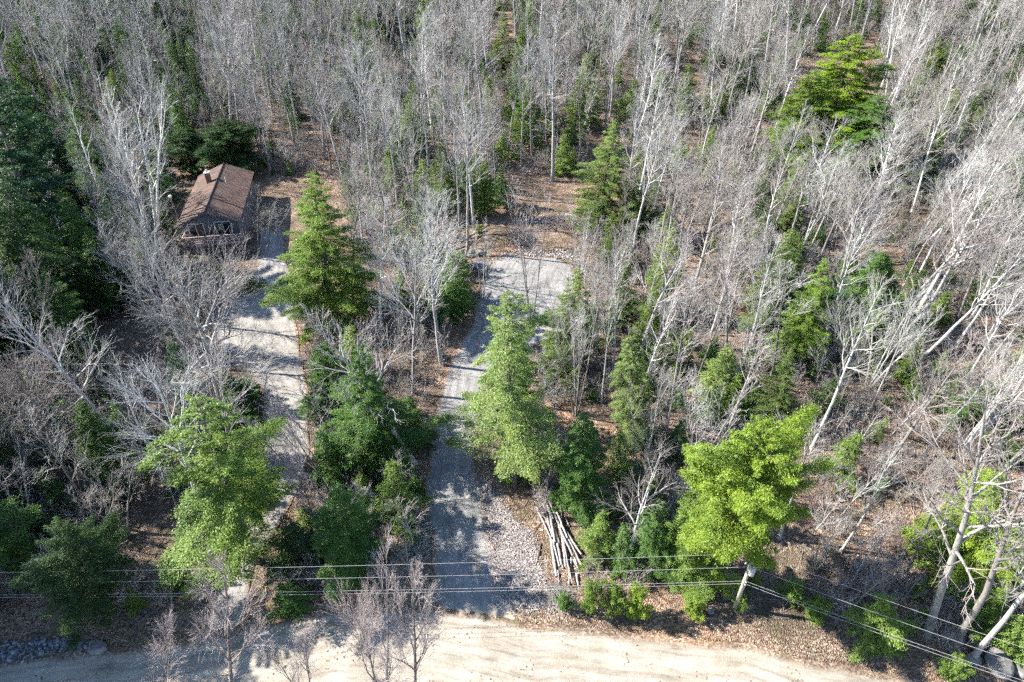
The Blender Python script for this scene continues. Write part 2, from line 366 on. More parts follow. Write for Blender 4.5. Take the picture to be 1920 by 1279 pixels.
def boulder(px, py, r, label, m=M_ROCK, flat=0.7, seed=0, group=None, name='boulder', sx=1.0):
    rng = np.random.RandomState(seed+int(px)); V, F = ico(3)
    d = rng.normal(size=(9, 3)); d /= np.linalg.norm(d, axis=1)[:, None]
    cut = rng.uniform(0.68, 0.92, 9)
    for k in range(9):
        t = V@d[k]; over = np.maximum(0, t-cut[k]); V = V-over[:, None]*d[k][None]*0.9
    V = V*(1+0.05*np.sin(V[:, :1]*7+seed)*np.sin(V[:, 1:2]*6))
    V = V*np.array((r*sx, r, r*flat))
    p = G(px, py); me = mesh_from(name, V, F.tolist(), m, False)
    o = new_obj(name, me, None, (p[0], p[1], p[2]+r*flat*0.45), (0, 0, rng.uniform(0, 6)))
    tag(o, label, 'rock', group); return o

# ------------------------------------------------------------------ cabin
def build_cabin():
    ang = math.atan2(2.72, 15.4)
    gz = float(terr(-40.6, 82))
    root = empty('cabin', (-40.55, 86.75, 0.0), (0, 0, ang))
    tag(root, 'dark brown gabled cabin with brown roof and raised front deck', 'cabin')
    M_WALL = plain('stained_siding', (0.17, 0.16, 0.172), 0.8, 0, 0.2, 5)
    M_ROOF = plain('brown_shingle', (0.112, 0.078, 0.064), 0.85, 0, 0.25, 1.2)
    rn, rl = M_ROOF.node_tree.nodes, M_ROOF.node_tree.links                  # streaks of tree shadow and sun painted into the colour, down the slopes
    rt = rn.new('ShaderNodeTexCoord'); rm = rn.new('ShaderNodeMapping'); rm.inputs['Scale'].default_value = (0.35, 3.2, 0.35); rl.new(rt.outputs['Object'], rm.inputs[0])
    rz = node(rn, 'ShaderNodeTexNoise', i_Scale=1.6, i_Detail=7.0, i_Roughness=0.7); rl.new(rm.outputs[0], rz.inputs['Vector'])
    rr = ramp(rn, [(0.35, (0.70, 0.70, 0.72)), (0.52, (1.0, 1.0, 1.0)), (0.68, (1.75, 1.7, 1.62))]); rl.new(rz.outputs['Fac'], rr.inputs[0])
    rb = rn['Principled BSDF']; old = rb.inputs['Base Color'].links[0].from_socket
    rl.new(mixc(rn, rl, old, rr.outputs[0], 1.0, 'MULTIPLY'), rb.inputs['Base Color'])
    M_TRIM = plain('dark_trim', (0.06, 0.045, 0.04), 0.7)
    M_WHITE = plain('white_frame', (0.75, 0.75, 0.74), 0.5, 0, 0.04)
    M_DECK = plain('deck_wood', (0.14, 0.105, 0.10), 0.8, 0, 0.2, 8)
    M_RAIL = plain('rail_wood', (0.36, 0.27, 0.25), 0.75, 0, 0.12, 8)
    M_BRICK = plain('chimney_brick', (0.20, 0.12, 0.085), 0.9, 0, 0.25, 9)
    g, N, L, b = mat('window_glass'); b.inputs['Base Color'].default_value = (0.02, 0.025, 0.03, 1); b.inputs['Roughness'].default_value = 0.06; b.inputs['Specular IOR Level'].default_value = 0.6
    M_CURT = plain('curtain', (0.42, 0.36, 0.27), 0.9)
    hw, hl, ev, rg = 3.45, 7.3, 4.55, 6.0                  # half width, half length, eave and ridge heights of the walls
    base = -0.3
    # walls: long sides of horizontal boards, gables above
    nb = 22; bh = (ev-base)/nb
    w = MB()
    w.box((-hw, -hl, base), (hw, hl, ev))
    w.add([(-hw, -hl, ev), (hw, -hl, ev), (0, -hl, rg), (-hw, hl, ev), (hw, hl, ev), (0, hl, rg)], [(0, 1, 2), (5, 4, 3), (0, 2, 5, 3), (2, 1, 4, 5)])
    wall = w.build('wall', M_WALL, root)
    # siding boards, each a piece of its own on the gable that faces the camera and on the long sides
    bd = {}
    for side, L_ in (('f', 2*hw), ('s', 2*hl)):
        bd[side] = mesh_from('siding_board', MB().box((-L_/2, -0.012, 0), (L_/2, 0.012, bh*0.94)).V, MB().box((0, 0, 0), (1, 1, 1)).F, M_WALL)
    for k in range(nb):
        z = base+k*bh
        for sy in (-1, 1): new_obj('siding_board', bd['f'], wall, (0, sy*(hl+0.013), z), (math.radians(2*sy), 0, 0))
        for sx in (-1, 1): new_obj('siding_board', bd['s'], wall, (sx*(hw+0.013), 0, z), (0, 0, math.pi/2))
    # roof: two slopes of overlapping shingle courses
    oe, og = 0.45, 0.5
    slope = math.atan2(rg-ev, hw); sl_len = (hw+oe)/math.cos(slope)
    roof = MB()
    for sx in (-1, 1):
        M = Matrix.Translation((0, 0, rg+0.10)) @ Matrix.Rotation(sx*slope, 4, 'Y')
        roof.box((min(0, sx*sl_len), -hl-og, -0.12), (max(0, sx*sl_len), hl+og, 0.0), M)
    ro = roof.build('roof', M_TRIM, root)
    nc = 26; ch = sl_len/nc
    for sx in (-1, 1):
        M = Matrix.Translation((0, 0, rg+0.10)) @ Matrix.Rotation(sx*slope, 4, 'Y')
        for k in range(nc):
            a = k*ch; c = a+ch*1.1
            mb = MB(); y0, y1 = -hl-og-0.02, hl+og+0.02
            V = [(sx*a, y0, 0.004), (sx*c, y0, 0.03), (sx*c, y1, 0.03), (sx*a, y1, 0.004), (sx*c, y0, 0.002), (sx*c, y1, 0.002)]
            V = [M@Vector(v) for v in V]
            mb.add(V, [(0, 1, 2, 3) if sx > 0 else (3, 2, 1, 0), (1, 4, 5, 2) if sx > 0 else (2, 5, 4, 1), (0, 4, 1), (3, 2, 5)])
            mb.build('shingle_course', M_ROOF, ro)
    MB().tube([(0, -hl-og-0.03, rg+0.13), (0, hl+og+0.03, rg+0.13)], 0.085, 6).build('ridge_cap', M_TRIM, ro)
    for sx in (-1, 1):
        M = Matrix.Translation((0, -hl-og-0.05, rg+0.10)) @ Matrix.Rotation(sx*slope, 4, 'Y')
        MB().box((min(0.01*sx, sx*sl_len), -0.03, -0.2), (max(0.01*sx, sx*sl_len), 0.03, -0.01), M).build('fascia_board', M_WALL, ro)
    ch_ = MB().box((-1.55, 2.3, 4.9), (-0.95, 2.9, 7.0)).build('chimney', M_BRICK, ro)
    MB().box((-1.62, 2.23, 7.0), (-0.88, 2.97, 7.1)).build('chimney_cap', plain('cap', (0.6, 0.58, 0.56)), ch_)
    MB().tube([(-1.25, 2.6, 7.1), (-1.25, 2.6, 7.4)], 0.14, 10).build('flue', plain('flue', (0.5, 0.5, 0.5), 0.4), ch_)
    MB().tube([(1.1, 1.9, 5.4), (1.1, 1.9, 6.45)], 0.055, 8).build('vent_pipe', M_WHITE, ro)
    # front windows
    fz = 2.25
    def window(xc, wd, z0, ht, y=-hl-0.03, name='window'):
        wn = MB().box((xc-wd/2-0.02, y-0.02, z0), (xc+wd/2+0.02, y+0.05, z0+ht)).build(name, M_TRIM, wall)
        f = MB(); t = 0.09
        f.box((xc-wd/2, y-0.09, z0), (xc-wd/2+t, y-0.021, z0+ht)); f.box((xc+wd/2-t, y-0.09, z0), (xc+wd/2, y-0.021, z0+ht))
        f.box((xc-wd/2+t, y-0.09, z0), (xc+wd/2-t, y-0.021, z0+t)); f.box((xc-wd/2+t, y-0.09, z0+ht-t), (xc+wd/2-t, y-0.021, z0+ht))
        f.box((xc-0.04, y-0.088, z0+t), (xc+0.04, y-0.021, z0+ht-t))
        fr = f.build('window_frame', M_WHITE, root)
        for sx in (-1, 1):
            MB().box((xc+(-wd/2+t if sx < 0 else 0.04), y-0.05, z0+t), (xc+(-0.04 if sx < 0 else wd/2-t), y-0.04, z0+ht-t)).build('pane', g, fr)
        return fr
    window(-1.75, 2.0, fz+0.12, 1.95); f2 = window(1.6, 2.1, fz+0.12, 2.0)
    MB().box((1.0, -hl-0.0795, fz+0.9), (1.5, -hl-0.083+0.002, fz+1.8)).build('curtain', M_CURT, f2)
    for yy in (-4.2, 0.2, 4.4):
        for sx in (1,):
            wn = MB().box((hw+0.03, yy-0.6, 2.9), (hw+0.06, yy+0.6, 4.0)).build('side_window', g, root)
            f = MB()
            for a, c in (((yy-0.68, 2.82), (yy+0.68, 2.9)), ((yy-0.68, 4.0), (yy+0.68, 4.08)), ((yy-0.68, 2.9), (yy-0.6, 4.0)), ((yy+0.6, 2.9), (yy+0.68, 4.0))):
                f.box((hw+0.03, a[0], a[1]), (hw+0.09, c[0], c[1]))
            f.build('window_frame', M_WHITE, wn)
    # deck: planks, posts, rail
    dx0, dx1, dy0, dy1 = -3.3, 3.9, -hl-1.7, -hl-0.06
    dk = MB().box((dx0, dy0+0.05, fz-0.25), (dx1, dy1, fz-0.06)).build('deck', M_TRIM, root)
    n = 16; pw = (dy1-dy0)/n; pm = mesh_from('plank', MB().box((dx0-0.03, 0, 0), (dx1+0.03, pw*0.92, 0.045)).V, MB().box((0, 0, 0), (1, 1, 1)).F, M_DECK)
    for k in range(n): new_obj('plank', pm, dk, (0, dy0+k*pw, fz-0.055))
    MB().box((dx0-0.05, dy0-0.05, fz-0.3), (dx1+0.05, dy0-0.002, fz+0.0)).build('rim_board', M_RAIL, dk)
    for x in (dx0+0.1, -0.1, 2.0, dx1-0.1):
        MB().box((x-0.08, dy0+0.06, base-0.3), (x+0.08, dy0+0.22, fz-0.26)).build('deck_post', M_DECK, dk)
    rail = MB().box((dx0-0.06, dy0-0.06, fz+0.95), (dx1+0.06, dy0+0.1, fz+1.0)).build('front_railing', M_RAIL, root)
    for k in range(7):
        x = dx0+0.05+(dx1-dx0-0.1)*k/6; MB().box((x-0.045, dy0-0.02, fz+0.0), (x+0.045, dy0+0.07, fz+0.948)).build('rail_post', M_RAIL, rail)
    for z in (0.12, 0.42, 0.68): MB().box((dx0, dy0+0.072, fz+z), (dx1, dy0+0.1, fz+z+0.2)).build('rail_board', M_RAIL, rail)
    for x in (dx1, dx0):
        r2 = MB().box((x-0.05, dy0+0.12, fz+0.95), (x+0.06, dy1, fz+1.0)).build('side_railing', M_RAIL, root)
        for z in (0.12, 0.42, 0.68): MB().box((x-0.015, dy0+0.12, fz+z), (x+0.015, dy1, fz+z+0.2)).build('rail_board', M_RAIL, r2)
    # deck furniture: a pale chair and a dark grill
    ch = empty('deck_chair', root.matrix_basis @ Vector((2.3, -hl-1.1, fz-0.01)), (0, 0, ang+2.6)); tag(ch, 'white deck chair standing in front of the right cabin window', 'chair')
    MB().box((-0.28, -0.26, 0.38), (0.28, 0.26, 0.43)).build('seat', M_WHITE, ch)
    MB().box((-0.28, 0.24, 0.44), (0.28, 0.29, 0.95), Matrix.Rotation(-0.15, 4, 'X')).build('backrest', M_WHITE, ch)
    for sx in (-1, 1):
        for sy in (-1, 1): MB().tube([(sx*0.25, sy*0.22, 0), (sx*0.24, sy*0.2, 0.38)], 0.02, 6).build('leg', M_WHITE, ch)
    gr = empty('deck_grill', root.matrix_basis @ Vector((-0.1, -hl-0.7, fz-0.01)), (0, 0, ang)); tag(gr, 'black grill on the deck between the two cabin windows', 'grill')
    MB().box((-0.45, -0.28, 0.5), (0.45, 0.28, 0.75)).build('firebox', M_TRIM, gr)
    MB().tube([(-0.45, 0, 0.75), (0.45, 0, 0.75)], 0.27, 10).build('lid', M_TRIM, gr)
    MB().box((-0.4, -0.22, 0), (0.4, 0.22, 0.5)).build('cart', M_TRIM, gr)
    # yard lamp beside the cabin
    p = G(333, 408); lm = empty('yard_lamp', p); tag(lm, 'slim yard lamp with a round white head beside the cabin roof', 'lamp')
    MB().tube([(0, 0, -0.2), (-0.05, 0, 3.1)], [0.06, 0.05], 8).build('post', M_RAIL, lm)
    MB().tube([(-0.05, 0, 3.1), (-0.05, 0, 3.2), (-0.05, 0, 3.4), (-0.05, 0, 3.5)], [0.12, 0.24, 0.22, 0.06], 10).build('lamp_head', M_WHITE, lm)
build_cabin()

# ------------------------------------------------------------------ utility poles and wires
M_POLE = plain('pole_wood', (0.33, 0.31, 0.25), 0.9, 0, 0.25, 4)
M_METAL = plain('transformer_grey', (0.36, 0.37, 0.37), 0.45, 0, 0.08)
M_PORC = plain('porcelain', (0.7, 0.7, 0.72), 0.3, 0, 0.05)
M_WIRE = plain('aluminium_wire', (0.38, 0.375, 0.37), 0.5, 0.0, 0.05)
pole_base = G(1377, 1143); pole_top = top_of(pole_base, 1413, 1040); PH = pole_top[2]-pole_base[2]
def utility_pole(p, label, lean=0.0, yaw=0.0):
    r = empty('utility_pole', p, (0, lean, yaw)); tag(r, label, 'utility pole', 'poles of the power line')
    MB().tube([(0, 0, -0.3), (0, 0, PH*0.5), (0, 0, PH)], [0.17, 0.145, 0.12], 12).build('pole_shaft', M_POLE, r, smooth=True)
    MB().tube([(0, 0, PH), (0, 0, PH+0.12), (0, 0, PH+0.2), (0, 0, PH+0.26)], [0.04, 0.1, 0.11, 0.05], 10).build('pin_insulator', M_PORC, r)
    t = MB().tube([(0.06, -0.38, PH-1.75), (0.06, -0.38, PH-1.72), (0.06, -0.38, PH-1.0), (0.06, -0.38, PH-0.92), (0.06, -0.38, PH-0.86)], [0.17, 0.2, 0.2, 0.17, 0.07], 16).build('transformer', M_METAL, r, smooth=False)
    MB().tube([(0.06, -0.38, PH-0.86), (0.06, -0.38, PH-0.6)], [0.05, 0.03], 8).build('bushing', M_PORC, t)
    MB().box((0.0, -0.2, PH-1.6), (0.12, -0.1, PH-1.1)).build('bracket', M_METAL, t)
    MB().tube([(0.1, 0, PH-0.5), (0.7, 0.02, PH-0.42)], 0.03, 6).build('bracket_arm', M_METAL, r)
    c = MB().tube([(0.7, 0.02, PH-0.38), (0.72, 0, PH-0.85)], 0.05, 8).build('fuse_cutout', M_PORC, r)
    MB().tube([(-0.12, 0, PH-0.55), (-0.35, -0.05, PH-0.95), (-0.2, -0.2, PH-1.0)], 0.02, 6).build('jumper_wire', M_WIRE, r)
    MB().tube([(-0.45, -0.05, PH-0.95), (-0.33, -0.05, PH-0.8)], 0.05, 8).build('surge_arrester', M_PORC, r)
    for z in (PH-2.9, PH-3.2): MB().tube([(-0.02, -0.14, z), (0.02, -0.26, z)], 0.045, 6).build('cable_clamp', M_METAL, r)
    return r
utility_pole(pole_base, 'wooden utility pole with grey transformer on the roadside bank')
# the neighbouring poles of the line stand beyond the left and right edges of the picture
PL = onz(-500, 1190, 0.0); PR = onz(2250, 1475, 0.0)
def wire(name, zoff, lz, rz, sag, label, dx=0.0, r=0.011):
    """one cable from the left pole over this pole to the right pole"""
    pts = []
    A = np.array((PL[0], PL[1], lz)); B = np.array((pole_base[0]+dx, pole_base[1]-0.1, zoff)); Cc = np.array((PR[0], PR[1], rz))
    for a, b, s in ((A, B, sag), (B, Cc, sag*0.5)):
        for k in range(25):
            t = k/24
            if len(pts) and k == 0: continue
            p = a+(b-a)*t; p[2] -= s*4*t*(1-t); pts.append(tuple(p))
    o = MB().tube(pts, r, 5).build(name, M_WIRE, smooth=True); tag(o, label, 'cable', 'cables of the power line'); return o
zb = pole_base[2]
wire('power_cable', zb+PH+0.28, PH+0.5, PH+0.5, 0.5, 'uppermost pale cable of the power line, fixed to the pole top')
wire('power_cable', zb+PH-1.25, PH-0.4, PH-0.9, 0.6, 'second cable from the top of the power line, at the transformer')
wire('power_cable', zb+PH-2.9, PH-1.7, PH-2.3, 0.6, 'third cable from the top of the power line, above the lowest', -0.05)
wire('power_cable', zb+PH-3.2, PH-1.9, PH-2.6, 0.7, 'lowest cable of the power line, just below its near twin', -0.05)

# ------------------------------------------------------------------ log pile
def build_logs():
    Z = lambda x, y: (860+x/5.117, 880+y/5.117)
    M_LOG = m_bark('log_bark', [(0, (0.20, 0.18, 0.175)), (0.5, (0.30, 0.275, 0.27)), (1, (0.40, 0.375, 0.37))], 0.35)
    M_END = plain('cut_wood', (0.55, 0.42, 0.28), 0.8)
    logs = [(745,365,890,690,0),(775,350,935,700,0),(812,335,900,660,0),(840,330,965,720,0),(890,420,985,930,0),(905,690,965,940,0),(885,680,935,1035,0),(930,650,1000,960,0),
            (965,340,1000,530,0),(940,400,1005,700,0),(1020,460,1060,560,0),(1010,690,1050,840,0),(1080,860,1055,1120,0),(1100,880,1145,960,0),(1130,1010,1145,1130,0),(950,980,960,1120,0),
            (815,300,905,500,1),(870,430,920,720,1),(950,480,1180,960,1),(930,470,1080,820,1),(985,560,1175,845,1),(1000,700,1085,1120,1),(990,620,1020,960,1),(1010,600,1130,940,1),(900,400,1010,720,1),
            (860,330,960,560,2),(940,450,1040,700,2),(960,590,1090,870,2)]
    side = ['long pale log lying at the outer left edge', 'pale log in the bottom layer', 'pale log in the middle layer', 'pale log on top']
    rng = random.Random(4)
    words = ['leftmost', 'second', 'third', 'fourth', 'fifth', 'sixth', 'seventh', 'eighth', 'ninth', 'tenth', 'eleventh', 'twelfth', 'thirteenth', 'fourteenth', 'fifteenth', 'sixteenth']
    lay = {0: 'bottom layer', 1: 'middle layer', 2: 'top'}
    order = {l: sorted([i for i, g in enumerate(logs) if g[4] == l], key=lambda i: logs[i][0]+logs[i][2]) for l in (0, 1, 2)}
    for i, (a, b, c, d, l) in enumerate(logs):
        r = rng.uniform(0.06, 0.11); z = 0.1+l*0.19
        p0 = onz(*Z(a, b), 0); p1 = onz(*Z(c, d), 0)
        for p in (p0, p1): p[2] = float(terr(p[0], p[1]))+z+rng.uniform(-0.02, 0.02)
        D = Vector(p1-p0); Ln = D.length; V = []
        k = 5; pts = []
        for q in range(k):
            t = q/(k-1); pts.append((rng.uniform(-0.025, 0.025) if 0 < q < k-1 else 0, rng.uniform(-0.025, 0.025) if 0 < q < k-1 else 0, t*Ln))
        mb = MB().tube(pts, [r*(1-0.25*q/(k-1)) for q in range(k)], 9)
        me = mesh_from('log', mb.V, mb.F, M_LOG); me.materials.append(M_END)
        for f in me.polygons[-2:]: f.material_index = 1
        o = new_obj('log', me, None, tuple(p0)); o.rotation_euler = D.to_track_quat('Z', 'Y').to_euler()
        rank = order[l].index(i); n = len(order[l])
        pos = words[rank]+' from the left' if rank else 'leftmost'
        tag(o, 'pale cut log, %s in the %s of the roadside log pile' % (pos, lay[l] if l < 2 else 'top layer'), 'log', 'cut logs of the roadside pile')
build_logs()
boulder(1024, 912, 0.42, 'pale boulder at the foot of the thin dark tree above the log pile', seed=1)
boulder(1036, 917, 0.5, 'large dark grey boulder beside the thin tree above the log pile', M_DROCK, 0.9, seed=2)
boulder(1022, 928, 0.38, 'small pale boulder nearest the upper end of the log pile', seed=3)
boulder(1031, 926, 0.3, 'smallest pale boulder wedged above the log pile', seed=4)
boulder(1332, 1145, 0.36, 'rounded grey boulder on the leafy bank beside the utility pole', seed=5)
boulder(886, 473, 0.55, 'upper pale boulder of the three beyond the pad corner', seed=6)
boulder(900, 476, 0.6, 'right one of three pale boulders beyond the pad corner', seed=7)
boulder(882, 481, 0.5, 'lower left pale boulder beyond the pad corner', seed=8)
boulder(898, 497, 1.0, 'flat dark slab of rock at the upper left corner of the gravel pad', M_DROCK, 0.3, seed=9, sx=1.2)
boulder(904, 511, 0.6, 'pale block of stone below the flat slab at the pad corner', seed=10, sx=1.2)
boulder(1872, 1250, 0.85, 'large grey boulder at the foot of the roadside trunks', seed=11, sx=1.5)
boulder(1825, 1238, 0.5, 'grey boulder at the base of the smallest leaning roadside trunk', seed=12)
boulder(1912, 1262, 0.5, 'pale boulder at the lower right corner by the road', seed=13)
boulder(182, 1216, 0.55, 'flat pale boulder at the end of the dark ditch stones', seed=14, sx=1.5, flat=0.5)
boulder(1480, 1125, 0.3, 'small grey rock in the shade of the roadside bank', seed=15)
boulder(835, 672, 0.35, 'dark rock beside the trunk left of the driveway bend', M_DROCK, seed=16)

# ------------------------------------------------------------------ tree kit
class Tubes:
    """collects tapered polylines and turns them into one mesh"""
    def __init__(s): s.g = {}
    def add(s, pts, rad, n): s.g.setdefault((len(pts), n), []).append((pts, rad))
    def arrays(s):
        VV, FF, off = [], [], 0
        for (k, n), lst in s.g.items():
            P = np.array([p for p, _ in lst], float); R = np.array([r for _, r in lst], float); m = len(lst)
            t = P[:, -1]-P[:, 0]; t /= np.linalg.norm(t, axis=1)[:, None]+1e-9
            ref = np.where(np.abs(t[:, 2:3]) < 0.9, np.array((0, 0, 1.0)), np.array((1.0, 0, 0)))
            u = np.cross(t, ref); u /= np.linalg.norm(u, axis=1)[:, None]; w = np.cross(t, u)
            a = 2*np.pi*np.arange(n)/n
            ring = np.cos(a)[None, :, None]*u[:, None]+np.sin(a)[None, :, None]*w[:, None]
            V = P[:, :, None, :]+R[:, :, None, None]*ring[:, None]
            VV.append(V.reshape(-1, 3))
            base = off+(np.arange(m)*k*n)[:, None, None]
            i = np.arange(k-1)[None, :, None]*n; j = np.arange(n)[None, None, :]; j2 = (j+1) % n
            F = np.stack([base+i+j, base+i+j2, base+i+n+j2, base+i+n+j], -1).reshape(-1, 4)
            FF.append(F); off += m*k*n
        return np.concatenate(VV), np.concatenate(FF)
    def mesh(s, name, m):
        V, F = s.arrays(); return mesh_from(name, V, F.tolist(), m, True)

def rot_about(v, axis, ang):
    c, s = math.cos(ang), math.sin(ang)
    return v*c+np.cross(axis, v)*s+axis*np.dot(axis, v)*(1-c)
def perp(v, rng):
    r = rng.normal(size=3); r -= v*np.dot(r, v); return r/np.linalg.norm(r)
def grow_bare(seed, H, r0, crown0, limbs, ang0, limb_len, stems=1, stem_spread=0.15, up=0.35, sub=(7, 6, 3), wander=0.12, twig=0.010, fork=None, limb_r=0.024, m_trunk=None, m_twig=None):
    """a leafless tree of height H: stems, limbs, branches, twigs, twiglets"""
    rng = np.random.RandomState(seed); TR, CR = Tubes(), Tubes()
    UP = np.array((0, 0, 1.0))
    def poly(p, d, L, k, wd, upf):
        pts = [p]; d = d/np.linalg.norm(d)
        for i in range(k-1):
            d = d+rng.normal(size=3)*wd+UP*upf*0.3; d /= np.linalg.norm(d)
            pts.append(pts[-1]+d*L/(k-1))
        return np.array(pts)
    def at(pts, t):
        f = t*(len(pts)-1); i = min(int(f), len(pts)-2); return pts[i]+(pts[i+1]-pts[i])*(f-i), (pts[i+1]-pts[i])/(np.linalg.norm(pts[i+1]-pts[i])+1e-9)
    def branch(p, d, L, r, lvl):
        if lvl == 1:
            pts = poly(p, d, L, 6, wander, up); TR.add(pts, np.linspace(r, max(twig*1.2, r*0.22), 6), 5)
            n = sub[0]; rr = 0.55
        elif lvl == 2:
            pts = poly(p, d, L, 4, wander*0.85, up*0.9); CR.add(pts, np.linspace(r, max(twig*0.9, r*0.3), 4), 4)
            n = sub[1]; rr = 0.6
        elif lvl == 3:
            pts = poly(p, d, L, 3, wander*0.7, up*0.6); CR.add(pts, np.array((r, r*0.8, twig*0.5)), 3)
            n = sub[2]; rr = 0.7
        else:
            pts = poly(p, d, L, 2, 0.1, up*0.4); CR.add(pts, np.array((r, twig*0.35)), 3); return
        n = max(1, int(round(n*min(1.4, max(0.55, L/{1: limb_len*H, 2: limb_len*H*0.5, 3: limb_len*H*0.25}[lvl])))))
        side = rng.uniform(0, 6.28)
        for i in range(n):
            t = 0.22+0.78*(i+rng.uniform(0.2, 0.9))/n; t = min(t, 1.0)
            q, dd = at(pts, t); a = math.radians(rng.uniform(20, 46)) if t < 0.97 else math.radians(rng.uniform(5, 20))
            ax = rot_about(perp(dd, rng), dd, side+i*2.4)
            nd = rot_about(dd, ax, a)
            Lc = L*rng.uniform(0.45, 0.85)*(1.15-0.6*t); rc = max(twig*(1.0 if lvl < 3 else 0.7), r*(1-0.75*t)*rr)
            branch(q, nd, Lc, rc, lvl+1)
    for sidx in range(stems):
        az = rng.uniform(0, 6.28) if stems == 1 else sidx*6.28/stems+rng.uniform(-0.5, 0.5)
        tilt = 0.03 if stems == 1 else stem_spread*rng.uniform(0.5, 1.3)
        d = np.array((math.cos(az)*tilt, math.sin(az)*tilt, 1.0)); Hs = H*(1 if sidx == 0 else rng.uniform(0.72, 0.97)); rs = r0*(1 if stems == 1 else rng.uniform(0.6, 0.9))
        pts = poly(np.array((0, 0, -0.25))+np.array((math.cos(az), math.sin(az), 0))*(0.0 if stems == 1 else r0*1.1), d, Hs+0.25, 10, 0.035 if fork is None else 0.05, 0.12)
        rad = rs*np.linspace(1, 0.06, 10)**0.85; rad[0] *= 1.35
        TR.add(pts, np.maximum(rad, twig*1.2), 8)
        nl = limbs if stems == 1 else max(6, int(limbs*0.62))
        az0 = rng.uniform(0, 6.28)
        for i in range(nl):
            t = crown0+(1-crown0)*((i+rng.uniform(0, 0.9))/nl)**0.9; q, dd = at(pts, min(t, 0.99))
            a = math.radians(ang0*(1.15-0.6*(t-crown0)/(1-crown0))*rng.uniform(0.75, 1.25))
            az1 = az0+i*2.39996+rng.uniform(-0.4, 0.4)
            nd = np.array((math.cos(az1)*math.sin(a), math.sin(az1)*math.sin(a), math.cos(a)))
            env = (1-((t-crown0)/(1-crown0))**2.0*0.8)*(0.75+0.25*min(1, (t-crown0)*6))
            L = limb_len*H*env*rng.uniform(0.6, 1.15)
            ri = float(np.interp(t, np.linspace(0, 1, 10), rad)); branch(q, nd, L, max(twig*1.5, min(ri*0.68, L*limb_r)), 1)
        # a few dead stubs low on the trunk
        for i in range(4):
            t = rng.uniform(0.2, crown0) if crown0 > 0.25 else 0.2; q, dd = at(pts, t); a = rng.uniform(0, 6.28)
            CR.add(np.array((q, q+np.array((math.cos(a), math.sin(a), 0.25))*rng.uniform(0.3, 1.3))), np.array((0.02, 0.006)), 3)
    return TR.mesh('trunk', m_trunk or M_BARK), CR.mesh('crown', m_twig or M_TWIG)

